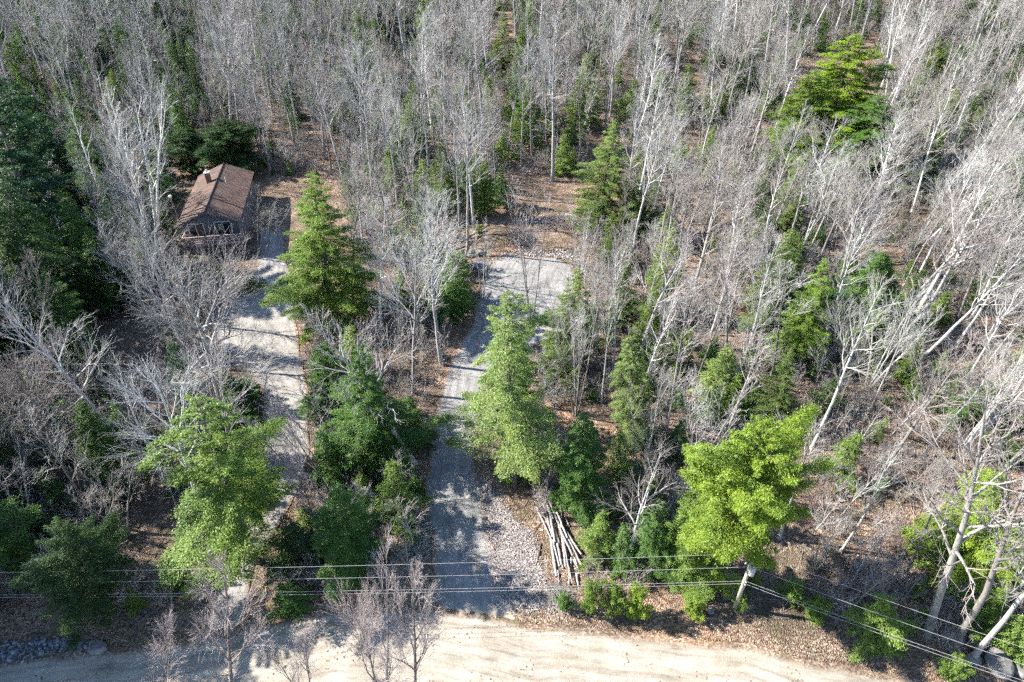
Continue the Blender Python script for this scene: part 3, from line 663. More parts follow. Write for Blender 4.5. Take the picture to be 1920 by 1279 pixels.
def sprays(rng, P, D, size, droop=0.15):
    """leaf-sized faces at points P, pointing along D"""
    n = len(P); D = D/(np.linalg.norm(D, axis=1)[:, None]+1e-9)
    up = np.array((0, 0, 1.0))+rng.normal(0, 0.45, (n, 3)); side = np.cross(D, up); side /= np.linalg.norm(side, axis=1)[:, None]+1e-9
    L = size*rng.uniform(0.6, 1.35, n)[:, None]; Wd = L*rng.uniform(0.15, 0.27, n)[:, None]
    a = P-D*L*0.3; b = P+side*Wd+D*L*0.1; c = P+D*L*0.75-np.array((0, 0, 1.0))*L*droop; d = P-side*Wd+D*L*0.1
    V = np.stack([a, b, c, d], 1).reshape(-1, 3); F = np.arange(n*4).reshape(n, 4)
    return V, F
def conifer(seed, H, R, r0, n_br, leaf, dens, start=0.07, power=0.85, droop=0.25, rise=0.15, irregular=0.35, flat=0.25, plates=False, rounded=False, m_trunk=None, name='crown'):
    """a hemlock or pine of height H: trunk, drooping branches carrying flat sprays of small leaf faces"""
    rng = np.random.RandomState(seed); TR = Tubes(); Ps, Ds, Ts = [], [], []
    k = 9; pts = np.zeros((k, 3)); pts[:, 2] = np.linspace(-0.25, H, k); pts[1:-1, :2] += rng.normal(0, 0.012*H*0.4, (k-2, 2))
    TR.add(pts, r0*np.maximum(0.06, np.linspace(1.15, 0.04, k)), 8)
    ph = rng.uniform(0, 6.28, 6); BR = Tubes()
    for i in range(n_br):
        t = start+(1-start)*((i+rng.uniform(0, 1))/n_br)**(0.95)
        if plates: t = start+(1-start)*(round(((t-start)/(1-start))*11)/11+rng.uniform(-0.012, 0.012)); t = min(0.995, max(start, t))
        az = i*2.39996+rng.uniform(-0.5, 0.5)
        env = (1-t)**power*(1.0 if t > start+0.12 else 0.65+0.35*(t-start)/0.12)
        if rounded:
            u = (t-start)/(1-start); env = max(0.12, math.sin(math.pi*min(1, 0.22+0.78*u)**0.85))**0.8
        irr = 1+irregular*(math.sin(2*az+ph[0]+5*t)*0.5+math.sin(3*az+ph[1]-9*t)*0.4+rng.uniform(-0.55, 0.45))
        L = max(0.35, R*env*irr)
        z0 = t*H; q = np.array((np.interp(z0, pts[:, 2], pts[:, 0]), np.interp(z0, pts[:, 2], pts[:, 1]), z0))
        h = np.array((math.cos(az), math.sin(az), 0)); sdir = np.array((-h[1], h[0], 0))
        def curve(s): return q+h*(L*s)[:, None]+np.array((0, 0, 1.0))*(L*(rise*s*(1+1.2*t)-droop*s*s))[:, None]
        ss = np.linspace(0, 1, 5); BR.add(curve(ss), np.linspace(max(0.015, 0.016*L), 0.006, 5), 3)
        n = max(8, int(dens*L*(0.6+0.45*L)))
        s = rng.uniform(0, 1, n)**0.62; s = 0.08+0.92*s
        # fan of side twigs: sprays sit in clumps along the branch
        nk = max(3, int(L*3.2)); ck = rng.randint(0, nk, n); off = rng.uniform(-1, 1, nk)[ck]; sk = (0.15+0.85*rng.uniform(0, 1, nk)**0.7)[ck]
        s = np.clip(np.where(rng.uniform(0, 1, n) < 0.75, sk+rng.normal(0, 0.09, n), s), 0.05, 1.02)
        lat = (off*0.85+rng.normal(0, 0.22, n))*L*0.42*np.clip(1.15-s, 0.12, 1)*np.clip(s*2.2, 0.25, 1)
        p = curve(s)+sdir*lat[:, None]; p[:, 2] -= np.abs(lat)*flat; p += rng.normal(0, 0.055+0.02*L, (n, 3))*np.array((1, 1, 0.7))
        d = h*(0.8)+sdir*np.sign(lat)[:, None]*0.75+rng.normal(0, 0.35, (n, 3)); d[:, 2] -= 0.1
        ctint = rng.uniform(0, 1, nk)[ck]*0.6+rng.uniform(0, 0.4)
        Ps.append(p); Ds.append(d); Ts.append(np.clip(ctint*0.75+rng.uniform(0, 0.3, n), 0, 1))
    # leader tip
    n = 40; z = rng.uniform(0.93, 1.02, n)*H; p = np.stack([rng.normal(0, 0.12, n), rng.normal(0, 0.12, n), z], 1)
    Ps.append(p); Ds.append(np.tile((0, 0, 1.0), (n, 1))+rng.normal(0, 0.6, (n, 3))); Ts.append(rng.uniform(0.3, 1, n))
    P, D, T = np.concatenate(Ps), np.concatenate(Ds), np.concatenate(Ts)
    V, F = sprays(rng, P, D, leaf); V2, F2 = BR.arrays()
    me = mesh_from(name, np.concatenate([V, V2]), F.tolist()+(F2+len(V)).tolist(), M_LEAF); me.materials.append(m_trunk or M_DARKBARK)
    me.polygons.foreach_set('material_index', np.concatenate([np.zeros(len(F), np.int32), np.ones(len(F2), np.int32)]))
    a = me.attributes.new('tint', 'FLOAT', 'FACE'); a.data.foreach_set('value', np.concatenate([T, np.zeros(len(F2))]))
    return TR.mesh('trunk', m_trunk or M_DARKBARK), me

PROTO = {}
def reg(key, H, Wd, meshes): PROTO.setdefault(key, []).append((H, Wd, meshes))
# forest maples: tall trunk, narrow ascending crown
for s in range(5): reg('maple', 18, 6.5, grow_bare(100+s, 18, 0.21, 0.36+0.04*s, 20, 48+3*(s % 3), 0.28, up=0.42, sub=(7, 5, 3), wander=0.14, twig=0.0105, limb_r=0.025))
for s in range(3): reg('pole', 15, 4.0, grow_bare(130+s, 15, 0.13, 0.40+0.05*s, 14, 36, 0.22, up=0.5, sub=(5, 5, 2), twig=0.0105))
for s in range(3): reg('clump', 14, 7.0, grow_bare(140+s, 14, 0.16, 0.30, 15, 40, 0.25, stems=3+s % 2, stem_spread=0.2, up=0.5, sub=(5, 5, 3), twig=0.0105))
for s in range(2): reg('spread', 14, 13, grow_bare(150+s, 14, 0.36, 0.24, 26, 70, 0.46, up=0.24, sub=(10, 8, 4), wander=0.2, twig=0.012, limb_r=0.028))
for s in range(2): reg('birch', 16, 5.0, grow_bare(160+s, 16, 0.16, 0.34, 18, 40, 0.20, up=0.3, sub=(6, 5, 3), twig=0.013, m_trunk=M_BIRCH))
reg('birchclump', 17, 7.0, grow_bare(170, 17, 0.24, 0.26, 18, 44, 0.26, stems=4, stem_spread=0.2, up=0.4, sub=(6, 5, 3), twig=0.014, limb_r=0.026, m_trunk=M_BIRCH))
for s in range(3): reg('sapling', 7, 3.5, grow_bare(180+s, 7, 0.06, 0.22, 14, 45, 0.28, up=0.4, sub=(5, 4, 2), twig=0.009, m_trunk=M_TWIG))
for s in range(3): reg('shrub', 3, 3.2, grow_bare(190+s, 3, 0.035, 0.12, 8, 40, 0.34, stems=6, stem_spread=0.5, up=0.3, sub=(4, 3, 2), twig=0.009, m_trunk=M_REDTWIG, m_twig=M_REDTWIG))
for s in range(3): reg('roadside', 9, 6.5, grow_bare(200+s, 9, 0.15, 0.20, 15, 46, 0.40, stems=1+s % 2, stem_spread=0.25, up=0.4, sub=(9, 7, 4), wander=0.15, twig=0.010, limb_r=0.028, m_trunk=M_ROADBARK, m_twig=M_ROADTWIG))
for s in range(3): reg('hemlock', 16, 6.2, conifer(300+s, 16, 3.7, 0.22, 150, 0.12, 200, power=0.62, irregular=0.5))
for s in range(2): reg('hemlock_loose', 18, 6.9, conifer(310+s, 18, 3.9, 0.25, 105, 0.125, 190, start=0.17, irregular=0.8, droop=0.3, power=0.6))
for s in range(3): reg('hemlock_round', 13, 11.0, conifer(320+s, 13, 4.4, 0.26, 150, 0.125, 185, start=(0.10, 0.16, 0.36)[s], power=0.62, droop=(0.2, 0.2, 0.12)[s], rise=0.28, irregular=(0.7, 0.7, 0.55)[s], rounded=True))
for s in range(3): reg('hemlock_small', 5, 3.4, conifer(330+s, 5, 1.75, 0.07, 75, 0.12, 160, start=0.03, power=0.7, irregular=0.5))
for s in range(2): reg('pine', 22, 10, conifer(340+s, 22, 5.2, 0.30, 120, 0.19, 95, start=0.34, power=0.6, droop=0.05, rise=0.25, irregular=0.5, flat=0.05, plates=True))
for s in range(2): reg('bush', 1.5, 2.2, conifer(350+s, 1.5, 1.1, 0.03, 45, 0.10, 260, start=0.02, power=0.5, rise=0.5, droop=0.2, irregular=0.6))

def add_tree(name, key, var, loc, scale, rot, label, cat, group=None, colour=None):
    H, Wd, (tm, cm) = PROTO[key][var % len(PROTO[key])]
    r = empty(name, loc, rot); r.scale = scale; tag(r, label, cat, group)
    t = new_obj('trunk', tm, r); c = new_obj('crown', cm, r)
    if colour: c.color = (*colour, 1)
    return r
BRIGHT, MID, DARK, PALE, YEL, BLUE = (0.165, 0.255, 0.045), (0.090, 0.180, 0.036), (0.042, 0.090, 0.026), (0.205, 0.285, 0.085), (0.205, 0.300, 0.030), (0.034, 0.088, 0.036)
TAKEN = []
rnd = random.Random(12)
def plant(name, key, base, top, width, label, cat, colour=None, group=None, var=None, tilt=True):
    """plant a tree at the ground spot seen at base, as tall as its top reaches, width in photo pixels"""
    b = G(*base); t = top_of(b, *top); h = t[2]-b[2]; H, Wd, _ = PROTO[key][0]
    lean = math.atan2(t[0]-b[0], h) if tilt else 0
    sv = h/H/max(0.5, math.cos(lean)); mid = (b+t)/2; sw = (width/px_per_m(mid))/Wd if width else sv
    v = rnd.randrange(9) if var is None else var
    e = (Matrix.Rotation(lean, 3, 'Y') @ Matrix.Rotation(rnd.uniform(0, 6.28), 3, 'Z')).to_euler()
    o = add_tree(name, key, v, (b[0], b[1], b[2]-0.03), (sw, sw, sv), e, label, cat, group, colour)
    TAKEN.append((b[0], b[1], 1.2 if h > 7 else 0.7)); return o

# ------------------------------------------------------------------ evergreens that can be told apart
EV = 'evergreens that stand out'
for key, base, top, w, colr, label in [
    ('hemlock_loose', (962, 908), (950, 545), 205, PALE, 'tallest loose green hemlock standing beside the main driveway in front of the pad'),
    ('hemlock', (630, 612), (583, 325), 165, BRIGHT, 'dense pointed hemlock beside the cabin drive'),
    ('hemlock_loose', (478, 1052), (362, 742), 240, BRIGHT, 'broad bright green hemlock overhanging the lower cabin drive'),
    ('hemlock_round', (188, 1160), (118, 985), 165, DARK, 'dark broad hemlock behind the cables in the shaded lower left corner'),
    ('hemlock_round', (1352, 1098), (1426, 808), 265, YEL, 'broad yellow-green hemlock behind the utility pole'),
    ('hemlock', (1085, 962), (1092, 775), 115, MID, 'mid-green hemlock next to the upper end of the log pile'),
    ('hemlock_small', (1118, 1045), (1132, 962), 80, BRIGHT, 'bright small hemlock touching the middle of the log pile'),
    ('hemlock_small', (1165, 1065), (1172, 985), 75, MID, 'small hemlock between the log pile and the grey roadside trunk'),
    ('hemlock', (1222, 1068), (1235, 940), 95, MID, 'slim hemlock right of the grey trunk above the roadside bank'),
    ('hemlock_small', (1322, 1096), (1340, 985), 105, YEL, 'low yellow-green hemlock under the left side of the broad yellow-green one'),
    ('hemlock', (1285, 1080), (1308, 915), 120, BRIGHT, 'hemlock filling the gap left of the yellow-green hemlock'),
    ('hemlock', (1548, 295), (1603, 64), 205, YEL, 'tall yellow-green conifer in the upper right woods'),
    ('hemlock', (1610, 345), (1650, 180), 180, MID, 'green conifer half hidden by a pale bare tree in the upper right woods'),
    ('hemlock', (1492, 318), (1530, 130), 130, BRIGHT, 'bright conifer just left of the tall yellow-green one in the upper right woods'),
    ('hemlock', (942, 128), (943, 14), 44, BRIGHT, 'narrow bright conifer near the top middle of the woods'),
    ('hemlock', (705, 75), (697, -60), 100, MID, 'conifer cut off by the top edge of the picture, left of middle'),
    ('hemlock', (1283, 230), (1292, 118), 46, BRIGHT, 'slim yellowish conifer in the middle of the upper woods'),
    ('hemlock', (1745, 138), (1763, 68), 42, YEL, 'small yellowish conifer far up in the upper right woods'),
    ('hemlock', (1392, 185), (1402, 85), 55, DARK, 'slim dark conifer in the upper woods right of the middle'),
    ('hemlock', (1122, 430), (1152, 225), 100, PALE, 'pale green feathery hemlock at the right edge of the clearing'),
    ('hemlock', (1180, 440), (1192, 330), 70, PALE, 'short pale hemlock behind bare trees right of the clearing'),
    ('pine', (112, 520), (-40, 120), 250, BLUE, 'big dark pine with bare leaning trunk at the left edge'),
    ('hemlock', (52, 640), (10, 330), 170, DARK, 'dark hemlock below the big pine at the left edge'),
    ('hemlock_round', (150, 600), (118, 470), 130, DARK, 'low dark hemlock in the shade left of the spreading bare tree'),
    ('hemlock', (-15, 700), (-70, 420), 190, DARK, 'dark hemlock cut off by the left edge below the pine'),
    ('hemlock', (628, 775), (608, 640), 100, MID, 'green hemlock on the right edge of the cabin drive bend'),
    ('hemlock', (705, 868), (672, 655), 150, MID, 'bushy hemlock between the drives behind the leaning grey trunk'),
    ('hemlock', (660, 1072), (635, 910), 130, MID, 'mid-green hemlock between the two drives near the cables'),
    ('hemlock_small', (748, 968), (735, 868), 100, BRIGHT, 'bright small hemlock at the left edge of the main driveway'),
    ('hemlock_small', (562, 1068), (545, 985), 110, DARK, 'low dark hemlock right of the broad one over the cabin drive'),
    ('hemlock', (458, 770), (428, 705), 75, MID, 'hemlock top behind the broad bright one near the cabin drive'),
    ('hemlock_small', (848, 570), (848, 472), 110, BRIGHT, 'bushy bright hemlock left of the gravel pad'),
    ('hemlock', (908, 405), (908, 292), 48, BRIGHT, 'slim bright hemlock between dark trunks at the clearing'),
    ('hemlock_small', (942, 385), (938, 315), 42, MID, 'small hemlock right of the slim bright one at the clearing'),
    ('hemlock_small', (800, 500), (795, 400), 70, MID, 'small hemlock in the trees left of the clearing'),
    ('hemlock', (1628, 630), (1655, 475), 140, MID, 'green hemlock behind leaning white stems in the right woods'),
    ('hemlock_small', (1470, 625), (1488, 540), 85, MID, 'small hemlock under bare trees right of the pad woods'),
    ('hemlock_small', (1205, 705), (1212, 612), 85, BRIGHT, 'small bright hemlock beside a forked trunk right of the pad'),
    ('hemlock', (1815, 1075), (1860, 885), 170, YEL, 'bright yellow-green hemlock behind big trunks at the right edge'),
    ('hemlock_small', (1648, 1208), (1660, 1122), 110, BRIGHT, 'bright small hemlock beside the road under the cables'),
    ('hemlock_small', (1905, 1232), (1925, 1160), 90, BRIGHT, 'bright small hemlock cut off by the right edge at the road'),
    ('hemlock_round', (440, 318), (420, 225), 130, DARK, 'dark hemlock right behind the cabin roof'),
    ('hemlock_round', (362, 322), (345, 240), 100, DARK, 'dark hemlock behind the left corner of the cabin'),
    ('hemlock_small', (262, 462), (250, 395), 70, DARK, 'small dark hemlock left of the cabin beside birch stems'),
    ('hemlock', (222, 205), (208, 128), 38, BRIGHT, 'narrow bright conifer in the upper left woods beside birches'),
    ('hemlock', (152, 262), (126, 185), 36, MID, 'narrow green conifer above the single birch in the left woods'),
    ('hemlock', (175, 140), (140, -30), 75, DARK, 'tall dark conifer at the top left'),
    ('hemlock_small', (465, 545), (462, 505), 55, MID, 'small round hemlock beside the cabin drive below the deck'),
    ('hemlock_small', (545, 1140), (540, 1098), 80, MID, 'low green hemlock on the verge between the drives beside the road'),
    ('hemlock_small', (835, 560), (812, 490), 70, MID, 'small hemlock among trunks at the left of the pad'),
    ('hemlock', (1885, 420), (1935, 270), 110, MID, 'green hemlock at the right edge of the upper woods'),
    ('hemlock_small', (1380, 990), (1395, 900), 80, MID, 'small hemlock under the left branches of the yellow-green hemlock'),
]:
    plant('hemlock_tree' if key != 'pine' else 'pine_tree', key, base, top, w, label, 'tree', colr, EV, {'broad yellow-green h': 2, 'broad bright green h': 0, 'dark broad hemlock b': 1}.get(label[:20]))
for i, (base, top, w, label) in enumerate([
    ((1106, 1148), (1109, 1098), 46, 'leftmost of the bright green bushes between the log pile and the road'),
    ((1148, 1152), (1152, 1105), 50, 'middle one of the bright green bushes below the log pile'),
    ((1188, 1158), (1192, 1112), 52, 'rightmost of the three bright green bushes below the log pile'),
    ((1056, 1142), (1055, 1120), 36, 'dark green bush between crushed stone and the lower log ends'),
    ((1300, 1155), (1302, 1128), 45, 'low yellowish bush on the bank left of the utility pole'),
    ((1385, 1145), (1387, 1122), 26, 'small green bush at the foot of the utility pole'),
    ((1525, 1160), (1528, 1132), 50, 'low bright bush on the bank beside the pole shadow'),
    ((958, 905), (952, 875), 46, 'small bright bush at the base of the tallest hemlock'),
    ((994, 900), (995, 868), 50, 'green bush between the tallest hemlock trunk and the boulders'),
    ((898, 438), (900, 424), 22, 'tiny yellow bush left of the earth mound'),
    ((1195, 1000), (1196, 968), 50, 'green bush behind the small hemlocks by the log pile'),
    ((1775, 1272), (1780, 1240), 50, 'low yellowish bush under the leaning roadside trunks')]):
    plant('evergreen_bush', 'bush', base, top, w, label, 'bush', YEL if i in (2, 4, 9) else (MID if i in (3, 10) else BRIGHT), 'evergreen bushes beside the clearing and road', tilt=False)

# ------------------------------------------------------------------ bare trees that can be told apart
for key, base, top, w, label, var in [
    ('spread', (420, 768), (328, 488), 285, 'big spreading bare tree with pale limbs left of the cabin drive', 0),
    ('spread', (115, 905), (45, 690), 200, 'round-crowned bare tree at the left edge beside the shaded slope', 1),
    ('birchclump', (292, 455), (250, 140), 130, 'white clump of birch stems left of the cabin', 0),
    ('birch', (212, 415), (120, 190), 70, 'single leaning white birch in the left woods', 0),
    ('birch', (118, 452), (76, 325), 60, 'thin white birch between the pine and the single leaning birch', 1),
    ('roadside', (436, 1312), (395, 1078), 205, 'dark-limbed bare tree on the near side of the road, left', 0),
    ('roadside', (724, 1325), (690, 1052), 170, 'left one of two bare trees in front of the road at the bottom middle', 1),
    ('roadside', (778, 1325), (800, 1052), 165, 'right one of two bare trees in front of the road at the bottom middle', 0),
    ('roadside', (580, 1318), (540, 1195), 95, 'thin dark sapling standing before the sunlit road at the bottom', 1),
    ('roadside', (318, 1325), (298, 1165), 130, 'twiggy grey sapling at the bottom beside the dark-limbed tree', 0),
    ('maple', (776, 866), (640, 575), 170, 'leaning grey bare tree between the two drives', 0),
    ('maple', (776, 738), (752, 455), 130, 'upright bare tree with slightly bent trunk left of the driveway bend', 1),
    ('maple', (828, 684), (792, 415), 125, 'dark upright bare tree on the inside of the driveway bend', 2),
    ('clump', (996, 598), (984, 335), 115, 'forked dark bare tree rising in front of the gravel pad', 0),
    ('clump', (1080, 778), (1088, 480), 120, 'pale multi-stemmed bare tree right of the tallest hemlock', 1),
    ('maple', (1186, 708), (1252, 430), 150, 'pale bare tree with leaning trunk right of the pad', 3),
    ('pole', (1152, 705), (1168, 440), 70, 'slim bare tree between the pad and the leaning pale tree', 0),
    ('pole', (1118, 690), (1128, 470), 60, 'thin bare tree just right of the gravel pad', 1),
    ('pole', (1062, 655), (1066, 455), 55, 'thin bare tree at the lower right corner of the gravel pad', 2),
    ('pole', (1098, 640), (1104, 440), 50, 'thin grey tree on the right rim of the gravel pad', 0),
    ('clump', (1090, 520), (1098, 375), 70, 'small many-stemmed bare tree at the upper right corner of the pad', 1),
    ('clump', (905, 560), (900, 400), 75, 'small grey many-stemmed tree at the left rim of the pad', 0),
    ('pole', (1128, 755), (1140, 520), 60, 'thin bare tree behind the mid-green hemlock right of the pad', 2),
    ('maple', (888, 425), (866, 140), 90, 'tall dark-trunked bare tree at the left edge of the clearing', 4),
    ('maple', (862, 425), (843, 150), 85, 'tall bare tree just left of the dark trunk at the clearing', 0),
    ('pole', (930, 370), (916, 130), 55, 'slender straight bare tree behind the slim bright hemlock', 0),
    ('pole', (998, 312), (982, 80), 60, 'slender bare tree with a bend low in the trunk behind the clearing', 1),
    ('maple', (1036, 340), (1042, 40), 105, 'stoutest tall bare tree behind the middle of the clearing', 1),
    ('pole', (1088, 325), (1106, 130), 50, 'thin leaning bare tree behind the right side of the clearing', 2),
    ('pole', (976, 322), (980, 90), 55, 'thin straight bare tree left of the stoutest one behind the clearing', 0),
    ('maple', (1738, 1190), (1985, 770), 300, 'big pale bare tree with stout leaning trunk by the road, upper of three', 0),
    ('maple', (1794, 1207), (2035, 860), 240, 'stout leaning trunk in the middle of three by the road at right', 2),
    ('maple', (1824, 1236), (2030, 985), 200, 'lowest of three leaning trunks by the road at right', 3),
    ('clump', (1378, 332), (1400, 150), 100, 'multi-stemmed bare tree in the upper right woods left of the bright conifer', 2),
    ('maple', (1655, 625), (1835, 395), 120, 'whitish bare tree leaning far to the right in the right woods', 4),
    ('maple', (1500, 430), (1548, 225), 110, 'pale bare tree in front of the yellow-green conifer in the upper right', 1),
    ('roadside', (630, 950), (478, 755), 130, 'dark twiggy tree leaning over the cabin drive', 1),
    ('roadside', (607, 1020), (548, 878), 90, 'small dark leaning tree near the lower cabin drive', 0),
    ('pole', (1024, 938), (1036, 795), 50, 'thin dark tree at the upper end of the log pile', 1),
    ('maple', (1172, 1066), (1196, 850), 125, 'grey bare tree with pale trunk right of the log pile', 0),
    ('clump', (238, 1005), (165, 850), 130, 'grey bare tree on the sunlit leaf slope at lower left', 1),
    ('clump', (486, 478), (520, 352), 85, 'bare grey tree leaning over the right side of the cabin', 1),
    ('clump', (60, 985), (0, 830), 140, 'bare grey thicket tree at the left edge above the dark hemlock', 2),
    ('maple', (715, 640), (690, 390), 120, 'bare tree behind the pointed hemlock between the drives', 2),
    ('maple', (660, 560), (648, 330), 110, 'bare tree directly behind the pointed hemlock', 3),
    ('clump', (1205, 905), (1225, 690), 140, 'bare tree with many pale stems above the roadside hemlocks', 0),
    ('clump', (1300, 900), (1345, 690), 150, 'spreading grey bare tree behind the yellow-green hemlock', 1),
    ('maple', (1460, 1010), (1530, 800), 120, 'bare tree with dark lower trunk right of the yellow-green hemlock', 4),
    ('pole', (1700, 1075), (1790, 870), 80, 'thin dark leaning tree left of the stout roadside trunks', 1),
]:
    plant('bare_tree' if 'birch' not in key else 'birch_tree', key, base, top, w, label, 'tree', None, 'bare trees that stand out', var)
# broken snag and fallen stems
def stem(name, base, top, r0, r1, label, m, z0=0.0, z1=None, cat='trunk'):
    b = G(*base)
    if z1 is None: t = top_of(b, *top)
    else: t = onz(*top, z1); t[2] = float(terr(t[0], t[1]))+z1
    b[2] += z0
    n = 7; rng = random.Random(int(base[0])); pts = []
    for k in range(n):
        q = b+(t-b)*k/(n-1); pts.append(tuple(q+np.array((rng.uniform(-1, 1), rng.uniform(-1, 1), rng.uniform(-0.4, 0.4)))*0.05))
    c0 = Vector(pts[0]); pts = [tuple(Vector(p)-c0) for p in pts]
    o = MB().tube(pts, [r0+(r1-r0)*k/(n-1) for k in range(n)], 9).build(name, m, None, c0, None, True); tag(o, label, cat); return o
stem('broken_snag', (1640, 640), (1692, 552), 0.16, 0.07, 'pale broken snag among leaning stems in the right woods', plain('snag_wood', (0.55, 0.45, 0.33), 0.9), -0.2, None, 'snag')
stem('fallen_trunk', (842, 470), (918, 438), 0.14, 0.10, 'dark fallen trunk lying left of the earth mound', M_DARKBARK, 0.2, 0.5)
stem('fallen_trunk', (870, 486), (840, 468), 0.12, 0.10, 'short dark fallen trunk left of the pale boulders', M_DARKBARK, 0.15, 0.25)
stem('fallen_trunk', (1060, 405), (1128, 424), 0.12, 0.07, 'long pale fallen trunk in the slash right of the mound', M_BARK, 0.3, 0.3)
stem('fallen_trunk', (1005, 1060), (1015, 1018), 0.07, 0.06, 'single dark pole lying between crushed stone and log pile', M_DARKBARK, 0.05, 0.08)
stem('fallen_trunk', (1555, 842), (1640, 838), 0.10, 0.06, 'pale fallen stem in the right woods', M_BARK, 0.5, 0.9)
stem('fallen_trunk', (240, 1160), (345, 1075), 0.10, 0.07, 'upper dark pole lying in the shade behind the cables', M_DARKBARK, 0.1, 0.12)
stem('fallen_trunk', (255, 1175), (372, 1083), 0.11, 0.08, 'lower dark pole lying in the shade behind the cables', M_DARKBARK, 0.1, 0.12)
stem('fallen_trunk', (205, 1125), (275, 1085), 0.09, 0.07, 'short dark pole lying beside the dark corner hemlock', M_DARKBARK, 0.1, 0.12)

# slash piles: heaps of cut twigs, one heap each
def slash(px, py, rx, ry, hgt, n, label, m, seed):
    rng = np.random.RandomState(seed); T = Tubes(); c = G(px, py)
    for i in range(n):
        a, q = rng.uniform(0, 6.28), math.sqrt(rng.uniform(0, 1)); x, y = math.cos(a)*q*rx, math.sin(a)*q*ry
        z = (1-q*q)*hgt*rng.uniform(0.1, 1)+0.04; d = rng.uniform(0, 6.28); L = rng.uniform(0.4, 1.5); e = np.array((math.cos(d), math.sin(d), rng.uniform(-0.35, 0.45)))
        p0 = np.array((x, y, z)); p1 = p0+e*L*0.5+rng.normal(0, 0.05, 3); p2 = p0+e*L+rng.normal(0, 0.1, 3)
        gz = float(terr(c[0]+x, c[1]+y))-c[2]
        pts = np.array((p0, p1, p2)); pts[:, 2] = np.maximum(0.01, pts[:, 2])+gz; r = rng.uniform(0.008, 0.028)
        T.add(pts, np.array((r, r*0.7, r*0.3)), 3)
    o = new_obj('brush_pile', T.mesh('brush_pile', m), None, tuple(c)); tag(o, label, 'brush pile'); return o
slash(972, 445, 1.9, 2.2, 1.5, 900, 'dark brush pile on the earth mound behind the pad', M_DARKBARK, 1)
slash(1062, 418, 4.0, 2.4, 0.9, 1400, 'long grey brush pile behind the gravel pad, right of the mound', M_TWIG, 2)
slash(985, 398, 2.2, 1.6, 0.8, 500, 'dark brush pile farthest back in the clearing', M_DARKBARK, 3)
slash(1045, 1120, 0.9, 1.0, 0.5, 300, 'small twig heap at the lower end of the log pile', M_REDTWIG, 4)
slash(640, 830, 2.0, 1.6, 0.9, 600, 'tan brush pile between cabin drive and bushy hemlock', M_REDTWIG, 5)
slash(790, 1010, 0.8, 2.4, 0.5, 400, 'low brown brush pile along the left edge of the main driveway', M_REDTWIG, 6)
slash(858, 575, 1.8, 1.4, 0.7, 500, 'pinkish brush pile at the left of the gravel pad', M_REDTWIG, 7)

# ------------------------------------------------------------------ the woods
OPEN = [  # parts of the picture that trees of the woods must leave in view
    [(322, 300), (484, 300), (490, 490), (330, 480)],
    [(395, 600), (478, 490), (560, 420), (562, 620), (585, 700), (590, 880), (545, 990), (480, 1000), (480, 700), (400, 660)],
    [(880, 470), (1075, 470), (1085, 640), (930, 690), (900, 900), (1010, 1010), (1100, 930), (1100, 1110), (1050, 1160), (790, 1160), (785, 880), (830, 690)],
    [(930, 330), (1100, 330), (1110, 470), (830, 470), (880, 410)],
    [(-10, 1150), (1080, 1110), (1270, 1090), (1700, 1200), (1930, 1280), (1930, 1300), (-10, 1300)],
    [(210, 950), (400, 950), (400, 1060), (230, 1060)], [(150, 600), (300, 600), (300, 690), (150, 690)],
    [(475, 330), (560, 330), (560, 470), (475, 470)],
    [(1490, 110), (1640, 75), (1640, 290), (1480, 300)], [(1100, 250), (1180, 240), (1170, 410), (1095, 410)], [(925, 20), (965, 20), (962, 110), (928, 110)], [(1600, 490), (1690, 480), (1680, 610), (1590, 610)],
    [(1780, 890), (1910, 890), (1900, 1050), (1770, 1050)], [(535, 330), (640, 330), (690, 590), (560, 590)], [(1040, 760), (1150, 760), (1150, 1060), (1040, 950)],
    [(1280, 830), (1520, 830), (1510, 1080), (1290, 1080)], [(1270, 120), (1310, 120), (1305, 215), (1270, 215)],
]
OPEN[2] = [(895, 480), (1050, 480), (1055, 610), (930, 690), (900, 900), (1010, 1010), (1100, 930), (1100, 1110), (1050, 1160), (790, 1160), (785, 880), (830, 690)]
WP = [world_poly(p) for p in ([(322, 330), (490, 330), (495, 500), (322, 490)], [(390, 600), (470, 480), (480, 350), (565, 350), (560, 560), (590, 700), (595, 880), (540, 1010), (470, 1180), (370, 1180), (480, 900), (485, 700), (395, 660)],
      [(785, 1180), (780, 880), (835, 660), (880, 590), (900, 480), (1085, 470), (1105, 620), (960, 700), (905, 880), (1030, 1000), (1110, 1000), (1110, 1180)], [(880, 380), (1100, 380), (1110, 470), (860, 470)])]
ZL = G(0, 1200)
def blocked(p, h, top_frac=(0.0, 0.3, 0.55, 0.8)):
    for f in top_frac:
        q = project((p[0], p[1], p[2]+h*f))
        for poly in OPEN:
            if in_poly(q[0], q[1], poly): return True
    return False
def road_clear(p):                                       # not on the road or the drives
    px, py = project(p)
    if py > np.interp(px, [-900, -300, 0, 330, 600, 850, 1040, 1400, 1700, 1920, 2300], [1330, 1240, 1190, 1165, 1110, 1130, 1130, 1150, 1215, 1270, 1400]): return False
    for w in WP:
        if in_poly(p[0], p[1], w): return False
    return True
class Grid:
    def __init__(s, c): s.c = c; s.d = {}
    def ok(s, x, y, r):
        i, j = int(math.floor(x/s.c)), int(math.floor(y/s.c)); k = int(r/s.c)+1
        for a in range(i-k, i+k+1):
            for b in range(j-k, j+k+1):
                for (u, v) in s.d.get((a, b), ()):
                    if (u-x)**2+(v-y)**2 < r*r: return False
        s.d.setdefault((i, j), []).append((x, y)); return True
grid = Grid(2.0)
for x, y, r in TAKEN: grid.ok(x, y, 0.01)
W_ = random.Random(77)
cand = []
tries = 0
